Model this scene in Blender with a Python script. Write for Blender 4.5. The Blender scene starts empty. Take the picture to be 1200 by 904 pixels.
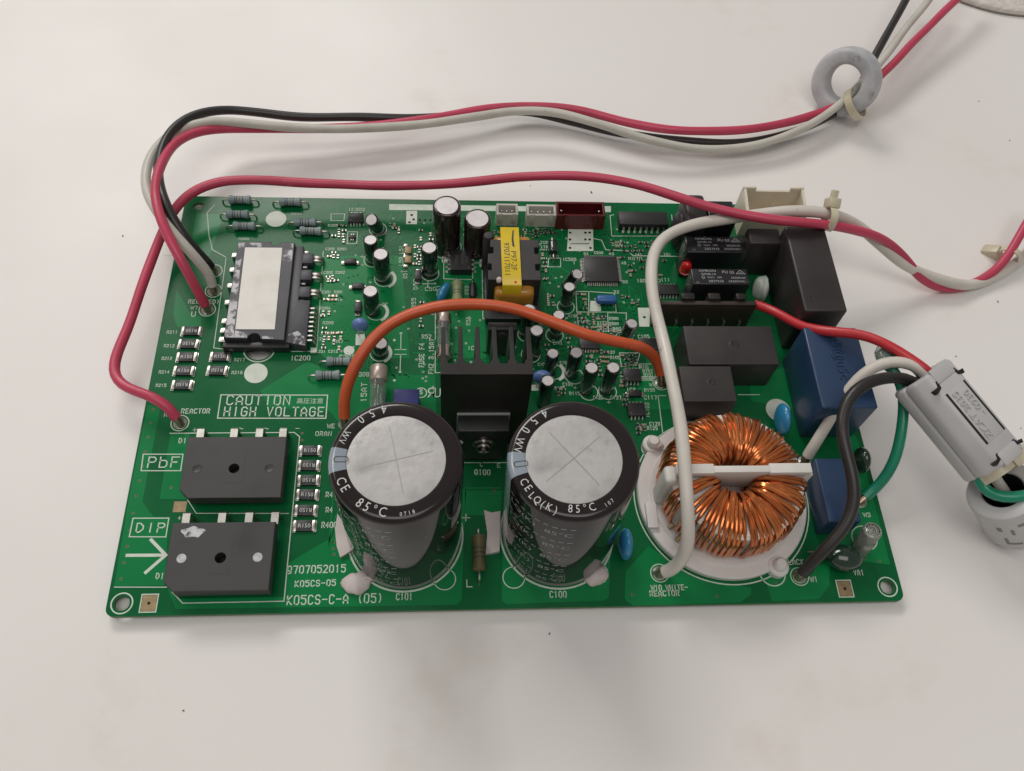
import bpy, bmesh, math, random
from mathutils import Vector, Matrix
# All lengths below are millimetres; MM turns them into metres.
MM = 0.001
PI = math.pi
TABLE = -3.6            # table top, measured from the upper face of the circuit board
scene = bpy.context.scene
COL = scene.collection
random.seed(7)

# ---------------------------------------------------------------- camera, light, exposure
cam_d = bpy.data.cameras.new('camera'); cam = bpy.data.objects.new('camera', cam_d); COL.objects.link(cam)
cam_d.sensor_width = 36.0; cam_d.lens = 36.0 * 1012 / 1200
cam_d.clip_start = 0.005; cam_d.clip_end = 50
CR = Matrix([[0.997175, -0.037796, 0.064909], [-0.000772, -0.869277, -0.494325], [0.075107, 0.492878, -0.86685]])
CP = Vector([101.58, -71.3, 264.18])
M4 = (CR.transposed() @ Matrix(((1, 0, 0), (0, -1, 0), (0, 0, -1)))).to_4x4()
M4.translation = (CP - Vector((0, 0, TABLE))) * MM
cam.matrix_world = M4
scene.camera = cam

world = bpy.data.worlds.new('World'); scene.world = world; world.use_nodes = True
wn = world.node_tree.nodes
wn['Background'].inputs[0].default_value = (1.0, 0.965, 0.93, 1)
wn['Background'].inputs[1].default_value = 0.25

def area(name, loc, target, size, power, color):
    d = bpy.data.lights.new(name, 'AREA'); d.shape = 'RECTANGLE'; d.size, d.size_y = size
    d.energy = power; d.color = color
    o = bpy.data.objects.new(name, d); COL.objects.link(o)
    o.location = loc
    o.rotation_euler = (Vector(target) - Vector(loc)).to_track_quat('-Z', 'Y').to_euler()
    return o
area('ceiling_lamp', (-0.75, 2.45, 2.30), (0.12, 0.08, 0), (1.5, 0.8), 39.0, (1.0, 0.965, 0.925))
area('side_gradient_fill', (-0.75, 0.55, 0.95), (0.12, 0.08, 0), (0.40, 0.40), 2.1, (1.0, 0.955, 0.91))  # added weak light with no known source, makes the left side brighter
area('overhead_fill_panel', (0.0, -0.55, 2.40), (0.12, 0.08, 0), (1.8, 1.2), 15.5, (1.0, 0.965, 0.93))  # added soft fill panel, placed where the board does not mirror it

vs = scene.view_settings
vs.view_transform = 'Standard'; vs.look = 'None'; vs.exposure = 0.05; vs.gamma = 1.0
scene.render.engine = 'CYCLES'
scene.cycles.max_bounces = 8

# ---------------------------------------------------------------- materials
MATS = {}
def mat(name, c, rough=0.5, metal=0.0, c2=None, scale=60.0, mix=(0.35, 0.65), bump=0.0, bscale=None, coat=0.0,
        rvar=0.0, trans=0.0, alpha=1.0, sss=0.0, spec=0.5, detail=4.0, aniso=None, bdist=0.0002, stain=None):
    m = bpy.data.materials.new(name); m.use_nodes = True
    nt = m.node_tree; b = nt.nodes['Principled BSDF']
    b.inputs['Base Color'].default_value = (*c, 1); b.inputs['Roughness'].default_value = rough
    b.inputs['Metallic'].default_value = metal
    b.inputs['Coat Weight'].default_value = coat; b.inputs['Coat Roughness'].default_value = 0.08
    b.inputs['Transmission Weight'].default_value = trans; b.inputs['Alpha'].default_value = alpha
    b.inputs['Specular IOR Level'].default_value = spec
    if sss:
        b.inputs['Subsurface Weight'].default_value = sss; b.inputs['Subsurface Radius'].default_value = (0.002, 0.0016, 0.0012)
    tc = nt.nodes.new('ShaderNodeTexCoord')
    def noise(sc, det):
        n = nt.nodes.new('ShaderNodeTexNoise'); n.inputs['Scale'].default_value = sc; n.inputs['Detail'].default_value = det
        if aniso:
            mp = nt.nodes.new('ShaderNodeMapping'); mp.inputs['Scale'].default_value = aniso
            nt.links.new(tc.outputs['Object'], mp.inputs[0]); nt.links.new(mp.outputs[0], n.inputs['Vector'])
        else:
            nt.links.new(tc.outputs['Object'], n.inputs['Vector'])
        return n
    if c2 is not None or rvar:
        n = noise(scale, detail)
        if c2 is not None:
            r = nt.nodes.new('ShaderNodeValToRGB')
            r.color_ramp.elements[0].position, r.color_ramp.elements[1].position = mix
            r.color_ramp.elements[0].color = (*c, 1); r.color_ramp.elements[1].color = (*c2, 1)
            nt.links.new(n.outputs['Fac'], r.inputs[0]); nt.links.new(r.outputs[0], b.inputs['Base Color'])
        if rvar:
            mr = nt.nodes.new('ShaderNodeMapRange'); mr.inputs[1].default_value = 0.3; mr.inputs[2].default_value = 0.7
            mr.inputs[3].default_value = max(0.02, rough - rvar); mr.inputs[4].default_value = rough + rvar
            nt.links.new(n.outputs['Fac'], mr.inputs[0]); nt.links.new(mr.outputs[0], b.inputs['Roughness'])
    if bump:
        n2 = noise(bscale or scale * 3, 3.0)
        bp = nt.nodes.new('ShaderNodeBump'); bp.inputs['Strength'].default_value = bump; bp.inputs['Distance'].default_value = bdist
        nt.links.new(n2.outputs['Fac'], bp.inputs['Height']); nt.links.new(bp.outputs[0], b.inputs['Normal'])
    if stain:      # sparse grime: (colour, noise scale, threshold, strength)
        cs, ss, st, sk = stain
        n3 = nt.nodes.new('ShaderNodeTexNoise'); n3.inputs['Scale'].default_value = ss; n3.inputs['Detail'].default_value = 8; n3.inputs['Roughness'].default_value = .62
        nt.links.new(tc.outputs['Object'], n3.inputs['Vector'])
        r3 = nt.nodes.new('ShaderNodeMapRange'); r3.inputs[1].default_value = st; r3.inputs[2].default_value = st + .10; r3.inputs[3].default_value = 0; r3.inputs[4].default_value = sk
        nt.links.new(n3.outputs['Fac'], r3.inputs[0])
        mx = nt.nodes.new('ShaderNodeMixRGB'); mx.inputs[2].default_value = (*cs, 1); nt.links.new(r3.outputs[0], mx.inputs[0])
        lk = b.inputs['Base Color'].links
        if lk: nt.links.new(lk[0].from_socket, mx.inputs[1])
        else: mx.inputs[1].default_value = (*c, 1)
        nt.links.new(mx.outputs[0], b.inputs['Base Color'])
    MATS[name] = m
    return m

mat('table', (0.83, 0.806, 0.782), 0.42, c2=(0.80, 0.768, 0.742), scale=7, bump=0.06, bscale=500, rvar=0.08, detail=9, stain=((0.66, 0.60, 0.53), 14, .60, .35))
mat('mask', (0.003, 0.112, 0.034), 0.25, spec=0.2, c2=(0.004, 0.128, 0.039), scale=40, bump=0.06, bscale=900, rvar=0.05)
mat('mask_copper', (0.005, 0.188, 0.054), 0.25, spec=0.2, c2=(0.006, 0.212, 0.062), scale=35, bump=0.06, bscale=900, rvar=0.05)
mat('mask_trace', (0.005, 0.185, 0.053), 0.25, spec=0.2, c2=(0.006, 0.215, 0.062), scale=60, rvar=0.04)
mat('laminate_edge', (0.07, 0.16, 0.06), 0.7, c2=(0.12, 0.20, 0.09), scale=400)
mat('silk', (0.62, 0.70, 0.60), 0.55, c2=(0.52, 0.62, 0.52), scale=500)
mat('silk_bright', (0.68, 0.73, 0.64), 0.55, c2=(0.60, 0.66, 0.57), scale=300)
mat('silk_dim', (0.36, 0.47, 0.36), 0.6, c2=(0.50, 0.60, 0.50), scale=700)
mat('solder', (0.66, 0.64, 0.60), 0.30, 1.0, c2=(0.40, 0.38, 0.34), scale=500, bump=0.2, bscale=700)
mat('tin', (0.66, 0.64, 0.60), 0.33, 1.0, c2=(0.52, 0.50, 0.46), scale=300)
mat('wire_tin', (0.50, 0.42, 0.33), 0.32, 0.9, c2=(0.33, 0.22, 0.14), scale=420, bump=0.5, bscale=900)
mat('bare_copper', (0.36, 0.26, 0.13), 0.5, 0.3, c2=(0.27, 0.20, 0.11), scale=500)
mat('hole_dark', (0.012, 0.010, 0.008), 0.8)
mat('sleeve', (0.014, 0.010, 0.010), 0.16, c2=(0.018, 0.012, 0.012), scale=80, rvar=0.03)
mat('sleeve_side', (0.008, 0.009, 0.009), 0.05, c2=(0.010, 0.010, 0.010), scale=80, spec=0.32, bump=0.02, bscale=60)
mat('sleeve_stripe', (0.30, 0.35, 0.40), 0.18, c2=(0.27, 0.32, 0.37), scale=80, coat=0.5)
mat('alu', (0.58, 0.565, 0.55), 0.40, 0.35, c2=(0.37, 0.368, 0.365), scale=130, mix=(0.40, 0.68), bump=0.45, bscale=380, rvar=0.14, detail=11, stain=((0.30, 0.30, 0.31), 260, .60, .45))
mat('alu_score', (0.36, 0.36, 0.35), 0.45, 0.6)
mat('alu_small', (0.66, 0.62, 0.62), 0.42, 0.25, c2=(0.58, 0.55, 0.55), scale=400)
mat('print_white', (0.58, 0.60, 0.58), 0.5)
mat('print_dim', (0.30, 0.32, 0.31), 0.5)
mat('print_relay', (0.40, 0.41, 0.40), 0.5)
mat('print_black', (0.03, 0.03, 0.03), 0.5)
mat('small_sleeve', (0.010, 0.013, 0.013), 0.16, c2=(0.014, 0.017, 0.017), scale=200, coat=0.6)
mat('brown_sleeve', (0.020, 0.012, 0.010), 0.15, c2=(0.026, 0.015, 0.013), scale=200, coat=0.6)
mat('epoxy', (0.034, 0.034, 0.033), 0.50, c2=(0.048, 0.047, 0.045), scale=70, bump=0.10, bscale=1500, rvar=0.12, stain=((0.12, 0.115, 0.11), 300, .69, .5))
mat('epoxy_dark', (0.018, 0.018, 0.019), 0.42, c2=(0.024, 0.024, 0.025), scale=150, bump=0.08, bscale=1500)
mat('box_black', (0.029, 0.025, 0.025), 0.44, c2=(0.040, 0.035, 0.034), scale=50, bump=0.12, bscale=1800, rvar=0.1, stain=((0.16, 0.15, 0.14), 420, .70, .5))
mat('relay_black', (0.013, 0.013, 0.016), 0.24, c2=(0.018, 0.018, 0.021), scale=90, coat=0.2)
mat('module_black', (0.035, 0.036, 0.045), 0.45, c2=(0.05, 0.05, 0.062), scale=120, bump=0.1, bscale=1200)
mat('thermal_paste', (0.82, 0.80, 0.75), 0.6, c2=(0.72, 0.69, 0.62), scale=130, mix=(0.45, 0.8), bump=0.2, bscale=300)
def film(name, c, scale, thr):
    m = mat(name, c, 0.65, c2=tuple(q * .8 for q in c), scale=400, bump=0.4, bscale=900)
    nt = m.node_tree; bs = nt.nodes['Principled BSDF']; tc = nt.nodes.new('ShaderNodeTexCoord'); n = nt.nodes.new('ShaderNodeTexNoise')
    n.inputs['Scale'].default_value = scale; n.inputs['Detail'].default_value = 7; n.inputs['Roughness'].default_value = .65
    r = nt.nodes.new('ShaderNodeValToRGB'); r.color_ramp.elements[0].position = thr; r.color_ramp.elements[1].position = thr + .09
    nt.links.new(tc.outputs['Object'], n.inputs['Vector']); nt.links.new(n.outputs['Fac'], r.inputs[0]); nt.links.new(r.outputs[0], bs.inputs['Alpha'])
film('paste_film', (0.66, 0.66, 0.68), 190, .45)
film('paste_film_thin', (0.60, 0.60, 0.63), 230, .51)
mat('paste_smear', (0.66, 0.66, 0.68), 0.7, c2=(0.42, 0.42, 0.46), scale=500, bump=0.5, bscale=900)
mat('blue_box', (0.016, 0.044, 0.105), 0.38, c2=(0.020, 0.050, 0.118), scale=70, bump=0.05, bscale=900, coat=0.15)
mat('blue_disc', (0.03, 0.22, 0.42), 0.22, c2=(0.035, 0.25, 0.46), scale=150, coat=0.5)
mat('violet_blue', (0.13, 0.22, 0.50), 0.25, c2=(0.15, 0.25, 0.54), scale=200, coat=0.5)
mat('deep_blue', (0.03, 0.035, 0.17), 0.4, c2=(0.035, 0.04, 0.20), scale=200)
mat('resonator', (0.025, 0.10, 0.30), 0.35, c2=(0.03, 0.12, 0.34), scale=200)
mat('dark_green', (0.010, 0.030, 0.018), 0.16, c2=(0.014, 0.038, 0.024), scale=150, coat=0.6)
mat('resistor_grey', (0.19, 0.265, 0.265), 0.42, c2=(0.24, 0.31, 0.31), scale=300)
mat('resistor_band', (0.05, 0.045, 0.045), 0.45)
mat('resistor_band_warm', (0.16, 0.10, 0.075), 0.45)
mat('resistor_olive', (0.10, 0.085, 0.035), 0.5, c2=(0.13, 0.11, 0.05), scale=300, bump=0.2, bscale=700)
mat('resistor_green', (0.20, 0.24, 0.11), 0.5, c2=(0.24, 0.28, 0.14), scale=300)
mat('glass', (0.85, 0.88, 0.86), 0.04, trans=0.92, spec=0.5)
mat('clear_sleeve', (0.70, 0.74, 0.68), 0.10, trans=0.75, bump=0.35, bscale=260)
mat('ceramic_cap', (0.42, 0.35, 0.31), 0.35, 0.5, c2=(0.50, 0.42, 0.37), scale=200)
mat('yellow_tape', (0.74, 0.54, 0.018), 0.32, c2=(0.67, 0.48, 0.018), scale=90, bump=0.06, bscale=300, coat=0.2)
mat('amber_film', (0.55, 0.27, 0.04), 0.25, c2=(0.46, 0.21, 0.03), scale=200, coat=0.4)
mat('ferrite_core', (0.028, 0.025, 0.026), 0.55, c2=(0.038, 0.034, 0.034), scale=150, bump=0.15, bscale=900)
mat('heatsink', (0.018, 0.015, 0.014), 0.38, c2=(0.024, 0.020, 0.019), scale=80, bump=0.1, bscale=800, rvar=0.06, spec=0.35)
mat('transistor', (0.010, 0.012, 0.011), 0.45, c2=(0.014, 0.016, 0.015), scale=150)
mat('screw', (0.26, 0.25, 0.23), 0.28, 1.0, c2=(0.18, 0.17, 0.15), scale=400)
mat('white_plastic', (0.72, 0.70, 0.66), 0.42, c2=(0.68, 0.66, 0.62), scale=120, sss=0.15)
mat('connector_white', (0.62, 0.60, 0.55), 0.42, c2=(0.58, 0.56, 0.51), scale=150)
mat('connector_red', (0.10, 0.008, 0.012), 0.32, c2=(0.12, 0.01, 0.014), scale=150)
mat('connector_cream', (0.74, 0.68, 0.56), 0.40, c2=(0.68, 0.61, 0.49), scale=150)
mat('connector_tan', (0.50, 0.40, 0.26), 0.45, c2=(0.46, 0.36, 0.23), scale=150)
mat('torus_plate', (0.74, 0.71, 0.69), 0.45, c2=(0.69, 0.66, 0.64), scale=100, sss=0.1)
mat('enamel_copper', (0.72, 0.26, 0.085), 0.22, 0.82, c2=(0.60, 0.185, 0.05), scale=160, coat=0.3)
mat('enamel_copper_dark', (0.56, 0.175, 0.05), 0.22, 0.82, c2=(0.47, 0.135, 0.038), scale=160, coat=0.3)
mat('silicone', (0.62, 0.55, 0.53), 0.5, c2=(0.56, 0.49, 0.47), scale=120, bump=0.3, bscale=200, sss=0.2)
mat('silicone_pale', (0.62, 0.66, 0.60), 0.5, c2=(0.52, 0.57, 0.51), scale=150, bump=0.3, bscale=200, sss=0.2)
mat('phenolic', (0.035, 0.024, 0.018), 0.5, c2=(0.045, 0.031, 0.023), scale=150)
mat('led_red', (0.70, 0.012, 0.015), 0.15, c2=(0.62, 0.01, 0.012), scale=100, coat=0.5)
mat('wire_pink', (0.56, 0.055, 0.115), 0.42, c2=(0.47, 0.042, 0.085), scale=45, bump=0.12, bscale=260, coat=0.08, rvar=.1, stain=((0.70, 0.30, 0.34), 160, .66, .5))
mat('wire_red', (0.55, 0.030, 0.040), 0.36, c2=(0.49, 0.024, 0.032), scale=60, bump=0.06, bscale=350, coat=0.1)
mat('wire_orange', (0.70, 0.125, 0.040), 0.40, c2=(0.56, 0.09, 0.026), scale=45, bump=0.12, bscale=260, coat=0.1, rvar=.1, stain=((0.70, 0.33, 0.22), 160, .67, .5))
mat('wire_white', (0.66, 0.62, 0.56), 0.42, c2=(0.57, 0.53, 0.47), scale=80, mix=(0.4, 0.75), bump=0.12, bscale=260, rvar=.1, stain=((0.22, 0.19, 0.16), 150, .64, .55))
mat('wire_ivory', (0.58, 0.56, 0.50), 0.42, c2=(0.48, 0.46, 0.405), scale=80, mix=(0.4, 0.75), bump=0.12, bscale=260, rvar=.1, stain=((0.20, 0.18, 0.15), 150, .64, .55))
mat('wire_black', (0.018, 0.016, 0.015), 0.40, c2=(0.025, 0.022, 0.020), scale=60, bump=0.06, bscale=350, coat=0.1)
mat('wire_green', (0.006, 0.26, 0.15), 0.32, c2=(0.005, 0.21, 0.12), scale=60, bump=0.05, bscale=350, coat=0.15)
mat('ferrite_grey', (0.33, 0.335, 0.345), 0.45, c2=(0.26, 0.265, 0.275), scale=90, mix=(0.4, 0.7), bump=0.15, bscale=350)
mat('ring_pale', (0.54, 0.545, 0.56), 0.45, c2=(0.36, 0.365, 0.38), scale=90, mix=(0.4, 0.7), bump=0.3, bscale=250, stain=((0.10, 0.10, 0.10), 130, .63, .7))
mat('chip_mark', (0.10, 0.095, 0.09), 0.7)
mat('clamp_grey', (0.52, 0.513, 0.512), 0.42, c2=(0.48, 0.473, 0.472), scale=70, bump=0.06, bscale=1200)
mat('clamp_black', (0.010, 0.010, 0.010), 0.5)
mat('tie_cream', (0.66, 0.60, 0.44), 0.35, c2=(0.60, 0.54, 0.39), scale=120, sss=0.2, trans=0.1)
mat('ink_blue', (0.03, 0.04, 0.14), 0.5)
mat('leatherette', (0.74, 0.70, 0.65), 0.5, c2=(0.62, 0.575, 0.52), scale=330, bump=0.9, bscale=330, bdist=0.0012)
mat('seam', (0.24, 0.21, 0.18), 0.7)
mat('speck', (0.12, 0.10, 0.085), 0.8)
mat('smudge', (0.70, 0.655, 0.60), 0.5, c2=(0.74, 0.70, 0.65), scale=200)

# ---------------------------------------------------------------- mesh builder (millimetres)
class MB:
    def __init__(s):
        s.v = []; s.f = []; s.m = []
    def add(s, vs, fs, mi=0, xf=None):
        o = len(s.v)
        s.v += [tuple(xf @ Vector(p)) if xf else tuple(p) for p in vs]
        for k, f in enumerate(fs):
            s.f.append([i + o for i in f]); s.m.append(mi[k] if isinstance(mi, list) else mi)
        return s
    def bm(s, b, mi=0, xf=None):
        b.verts.index_update()
        s.add([v.co.copy() for v in b.verts], [[v.index for v in f.verts] for f in b.faces], mi, xf); b.free()
        return s
    def box(s, x0, y0, z0, x1, y1, z1, bev=0.0, mi=0, seg=2, xf=None):
        b = bmesh.new(); bmesh.ops.create_cube(b, size=1)
        for v in b.verts:
            v.co = Vector((x0 + (v.co.x + .5) * (x1 - x0), y0 + (v.co.y + .5) * (y1 - y0), z0 + (v.co.z + .5) * (z1 - z0)))
        if bev: bmesh.ops.bevel(b, geom=b.edges[:], offset=bev, segments=seg, affect='EDGES', profile=0.5)
        return s.bm(b, mi, xf)
    def prism(s, poly, z0, z1, bev=0.0, mi=0, seg=2, xf=None, only_top=False):
        b = bmesh.new()
        vs = [b.verts.new((p[0], p[1], z0)) for p in poly]
        f = b.faces.new(vs); f.normal_update()
        if f.normal.z > 0: f.normal_flip()
        r = bmesh.ops.extrude_face_region(b, geom=[f])
        for e in r['geom']:
            if isinstance(e, bmesh.types.BMVert): e.co.z = z1
        bmesh.ops.recalc_face_normals(b, faces=b.faces[:])
        if bev:
            es = [e for e in b.edges if (not only_top) or all(v.co.z == z1 for v in e.verts)]
            bmesh.ops.bevel(b, geom=es, offset=bev, segments=seg, affect='EDGES', profile=0.5)
        return s.bm(b, mi, xf)
    def sheet(s, poly, z, mi=0):
        return s.add([(p[0], p[1], z) for p in poly], [list(range(len(poly)))], mi)
    def lathe(s, prof, n=32, xf=None, mi=0, mfn=None, cap0=True, cap1=True, rfn=None):
        vs = []; fs = []; ms = []
        for r, z in prof:
            for k in range(n):
                a = 2 * PI * k / n
                q = r * (rfn(a, z) if rfn else 1)
                vs.append((q * math.cos(a), q * math.sin(a), z))
        for i in range(len(prof) - 1):
            for k in range(n):
                k2 = (k + 1) % n
                fs.append([i * n + k, i * n + k2, (i + 1) * n + k2, (i + 1) * n + k])
                ms.append(mfn(2 * PI * (k + .5) / n, i) if mfn else mi)
        if cap0: fs.append(list(range(n))[::-1]); ms.append(mi if not mfn else mfn(None, 0))
        if cap1: fs.append([(len(prof) - 1) * n + k for k in range(n)]); ms.append(mi if not mfn else mfn(None, len(prof) - 2))
        return s.add(vs, fs, ms, xf)
    def ell(s, c, r, n=16, m=10, mi=0, xf=None, jit=0.0, seed=0):
        rnd = random.Random(seed); prof = []
        vs = [(c[0], c[1], c[2] - r[2])]; fs = []
        for i in range(1, m):
            t = -PI / 2 + PI * i / m
            for k in range(n):
                a = 2 * PI * k / n; q = 1 + jit * rnd.uniform(-1, 1)
                vs.append((c[0] + q * r[0] * math.cos(t) * math.cos(a), c[1] + q * r[1] * math.cos(t) * math.sin(a), c[2] + q * r[2] * math.sin(t)))
        vs.append((c[0], c[1], c[2] + r[2])); L = len(vs) - 1
        for k in range(n):
            fs.append([0, 1 + (k + 1) % n, 1 + k]); fs.append([L, L - n + k, L - n + (k + 1) % n])
        for i in range(m - 2):
            for k in range(n):
                a = 1 + i * n
                fs.append([a + k, a + (k + 1) % n, a + n + (k + 1) % n, a + n + k])
        return s.add(vs, fs, mi, xf)
    def tube(s, pts, rad, n=10, closed=False, mi=0, caps=True, xf=None):
        P = [Vector(p) for p in pts]; N = len(P)
        R_ = rad if isinstance(rad, (list, tuple)) else [rad] * N
        T = []
        for i in range(N):
            a = P[(i - 1) % N] if (closed or i > 0) else P[i]
            b = P[(i + 1) % N] if (closed or i < N - 1) else P[i]
            T.append((b - a).normalized())
        u = T[0].orthogonal().normalized(); vs = []; fs = []
        U = [u]
        for i in range(1, N):
            q = T[i - 1].rotation_difference(T[i]); u = (q @ u); u = (u - T[i] * u.dot(T[i])).normalized(); U.append(u)
        for i in range(N):
            w = T[i].cross(U[i])
            for k in range(n):
                a = 2 * PI * k / n
                vs.append(P[i] + (U[i] * math.cos(a) + w * math.sin(a)) * R_[i])
        off = 0
        if closed:
            u0 = T[-1].rotation_difference(T[0]) @ U[-1]
            ang = math.atan2(u0.dot(T[0].cross(U[0])), u0.dot(U[0])); off = round(ang / (2 * PI / n))
        for i in range(N if closed else N - 1):
            j = (i + 1) % N; o = (-off if (closed and j == 0) else 0)
            o = off if (closed and j == 0) else 0
            for k in range(n):
                fs.append([i * n + k, i * n + (k + 1) % n, j * n + (k + 1 + o) % n, j * n + (k + o) % n])
        if caps and not closed:
            fs.append(list(range(n))[::-1]); fs.append([(N - 1) * n + k for k in range(n)])
        return s.add(vs, fs, mi, xf)
    def ribbon(s, pts, w, z, mi=0, closed=False):
        P = [Vector((p[0], p[1])) for p in pts]; N = len(P); L = []
        for i in range(N):
            a = P[(i - 1) % N] if (closed or i > 0) else None
            b = P[(i + 1) % N] if (closed or i < N - 1) else None
            d1 = (P[i] - a).normalized() if a is not None else None
            d2 = (b - P[i]).normalized() if b is not None else None
            if d1 is None: d1 = d2
            if d2 is None: d2 = d1
            d = (d1 + d2)
            d = d.normalized() if d.length > 1e-4 else d1
            nn = Vector((-d.y, d.x)); c = max(0.45, nn.dot(Vector((-d1.y, d1.x))))
            q = P[i]
            if not closed and i == 0: q = q - d * w * 0.45
            if not closed and i == N - 1: q = q + d * w * 0.45
            L.append((q + nn * w / 2 / c, q - nn * w / 2 / c))
        vs = []; fs = []
        for a, b in L: vs += [(a.x, a.y, z), (b.x, b.y, z)]
        for i in range(N if closed else N - 1):
            j = (i + 1) % N; fs.append([2 * i, 2 * i + 1, 2 * j + 1, 2 * j])
        return s.add(vs, fs, mi)
    def circle(s, c, r, w, z, n=40, mi=0, a0=0, a1=2 * PI):
        full = abs(a1 - a0) > 6.28
        k = n if full else n + 1
        return s.ribbon([(c[0] + r * math.cos(a0 + (a1 - a0) * i / n), c[1] + r * math.sin(a0 + (a1 - a0) * i / n)) for i in range(k)], w, z, mi, closed=full)
    def disc(s, c, r, z, n=28, mi=0, ry=None):
        ry = ry or r
        return s.sheet([(c[0] + r * math.cos(2 * PI * k / n), c[1] + ry * math.sin(2 * PI * k / n)) for k in range(n)], z, mi)
    def mesh(s, name, mats, smooth=True, angle=38):
        me = bpy.data.meshes.new(name)
        me.from_pydata([(p[0] * MM, p[1] * MM, p[2] * MM) for p in s.v], [], s.f)
        mats = mats if isinstance(mats, (list, tuple)) else [mats]
        for q in mats: me.materials.append(MATS[q])
        if len(mats) > 1: me.polygons.foreach_set('material_index', s.m)
        if smooth:
            me.polygons.foreach_set('use_smooth', [True] * len(me.polygons)); me.set_sharp_from_angle(angle=math.radians(angle))
        me.update()
        return me

def obj(name, me, parent=None, loc=(0, 0, 0), rot=None, label=None, cat=None, group=None, kind=None):
    o = bpy.data.objects.new(name, me); COL.objects.link(o)
    if parent is not None: o.parent = parent
    o.location = Vector(loc) * MM
    if rot is not None:
        if isinstance(rot, (Matrix,)): o.rotation_euler = rot.to_euler()
        elif isinstance(rot, (tuple, list)): o.rotation_euler = rot
        else: o.rotation_euler = (0, 0, rot)
    if label: o['label'] = label
    if cat: o['category'] = cat
    if group: o['group'] = group
    if kind: o['kind'] = kind
    return o

def smooth_path(pts, step=6):
    P = [Vector(p) for p in pts]; out = []
    Q = [P[0] * 2 - P[1]] + P + [P[-1] * 2 - P[-2]]
    for i in range(1, len(Q) - 2):
        p0, p1, p2, p3 = Q[i - 1:i + 3]
        # centripetal Catmull-Rom
        t0 = 0; t1 = t0 + max(1e-4, (p1 - p0).length) ** .5; t2 = t1 + max(1e-4, (p2 - p1).length) ** .5; t3 = t2 + max(1e-4, (p3 - p2).length) ** .5
        n = max(2, int((p2 - p1).length / step * 2))
        for k in range(n):
            t = t1 + (t2 - t1) * k / n
            A1 = p0 * ((t1 - t) / (t1 - t0)) + p1 * ((t - t0) / (t1 - t0))
            A2 = p1 * ((t2 - t) / (t2 - t1)) + p2 * ((t - t1) / (t2 - t1))
            A3 = p2 * ((t3 - t) / (t3 - t2)) + p3 * ((t - t2) / (t3 - t2))
            B1 = A1 * ((t2 - t) / (t2 - t0)) + A2 * ((t - t0) / (t2 - t0))
            B2 = A2 * ((t3 - t) / (t3 - t1)) + A3 * ((t - t1) / (t3 - t1))
            out.append(B1 * ((t2 - t) / (t2 - t1)) + B2 * ((t - t1) / (t2 - t1)))
    out.append(P[-1]); return out

def soften(P, it=4):
    for _ in range(it):
        P = [P[0]] + [(P[i - 1] + P[i] * 2 + P[i + 1]) / 4 for i in range(1, len(P) - 1)] + [P[-1]]
    return P

def align(d):       # matrix turning +Z into d
    return Vector(d).to_track_quat('Z', 'Y').to_matrix().to_4x4()

# ---------------------------------------------------------------- lettering
_TXT = {}
def glyphs(sx):
    if sx not in _TXT:
        c = bpy.data.curves.new('lettering', 'FONT'); c.body = sx; c.size = 1.0; c.resolution_u = 2
        o = bpy.data.objects.new('lettering', c); COL.objects.link(o)
        bpy.context.view_layer.update()
        me = bpy.data.meshes.new_from_object(o)
        vs = [tuple(v.co) for v in me.vertices]; fs = [list(p.vertices) for p in me.polygons]
        bpy.data.objects.remove(o); bpy.data.curves.remove(c); bpy.data.meshes.remove(me)
        _TXT[sx] = (vs, fs)
    return _TXT[sx]
def relief(mb, sx, c, h, z0, z1, rot=0.0, mi=0, wide=1.0):
    t = MB(); flat_text(t, sx, c, h, z1, rot, wide=wide)
    from collections import Counter
    cnt = Counter(); n = len(t.v); vs = t.v + [(x, y, z0) for x, y, z in t.v]
    for f in t.f:
        for i in range(len(f)): cnt[tuple(sorted((f[i], f[(i + 1) % len(f)])))] += 1
    fs = list(t.f)
    for f in t.f:
        for i in range(len(f)):
            a, b_ = f[i], f[(i + 1) % len(f)]
            if cnt[tuple(sorted((a, b_)))] == 1: fs.append([b_, a, a + n, b_ + n])
    mb.add(vs, fs, mi)
def flat_text(mb, sx, c, h, z, rot=0.0, mi=0, wide=1.0, fn=None):
    """centred line of type, h = capital height; fn maps (x, y) to a point"""
    vs, fs = glyphs(sx)
    if not vs: return
    x0 = min(v[0] for v in vs); x1 = max(v[0] for v in vs); k = h / 0.70
    ca, sa = math.cos(rot), math.sin(rot); out = []
    for v in vs:
        x = (v[0] - (x0 + x1) / 2) * k * wide; y = (v[1] - 0.35) * k
        if fn: out.append(fn(x, y))
        else: out.append((c[0] + x * ca - y * sa, c[1] + x * sa + y * ca, z))
    mb.add(out, fs, mi)

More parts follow.
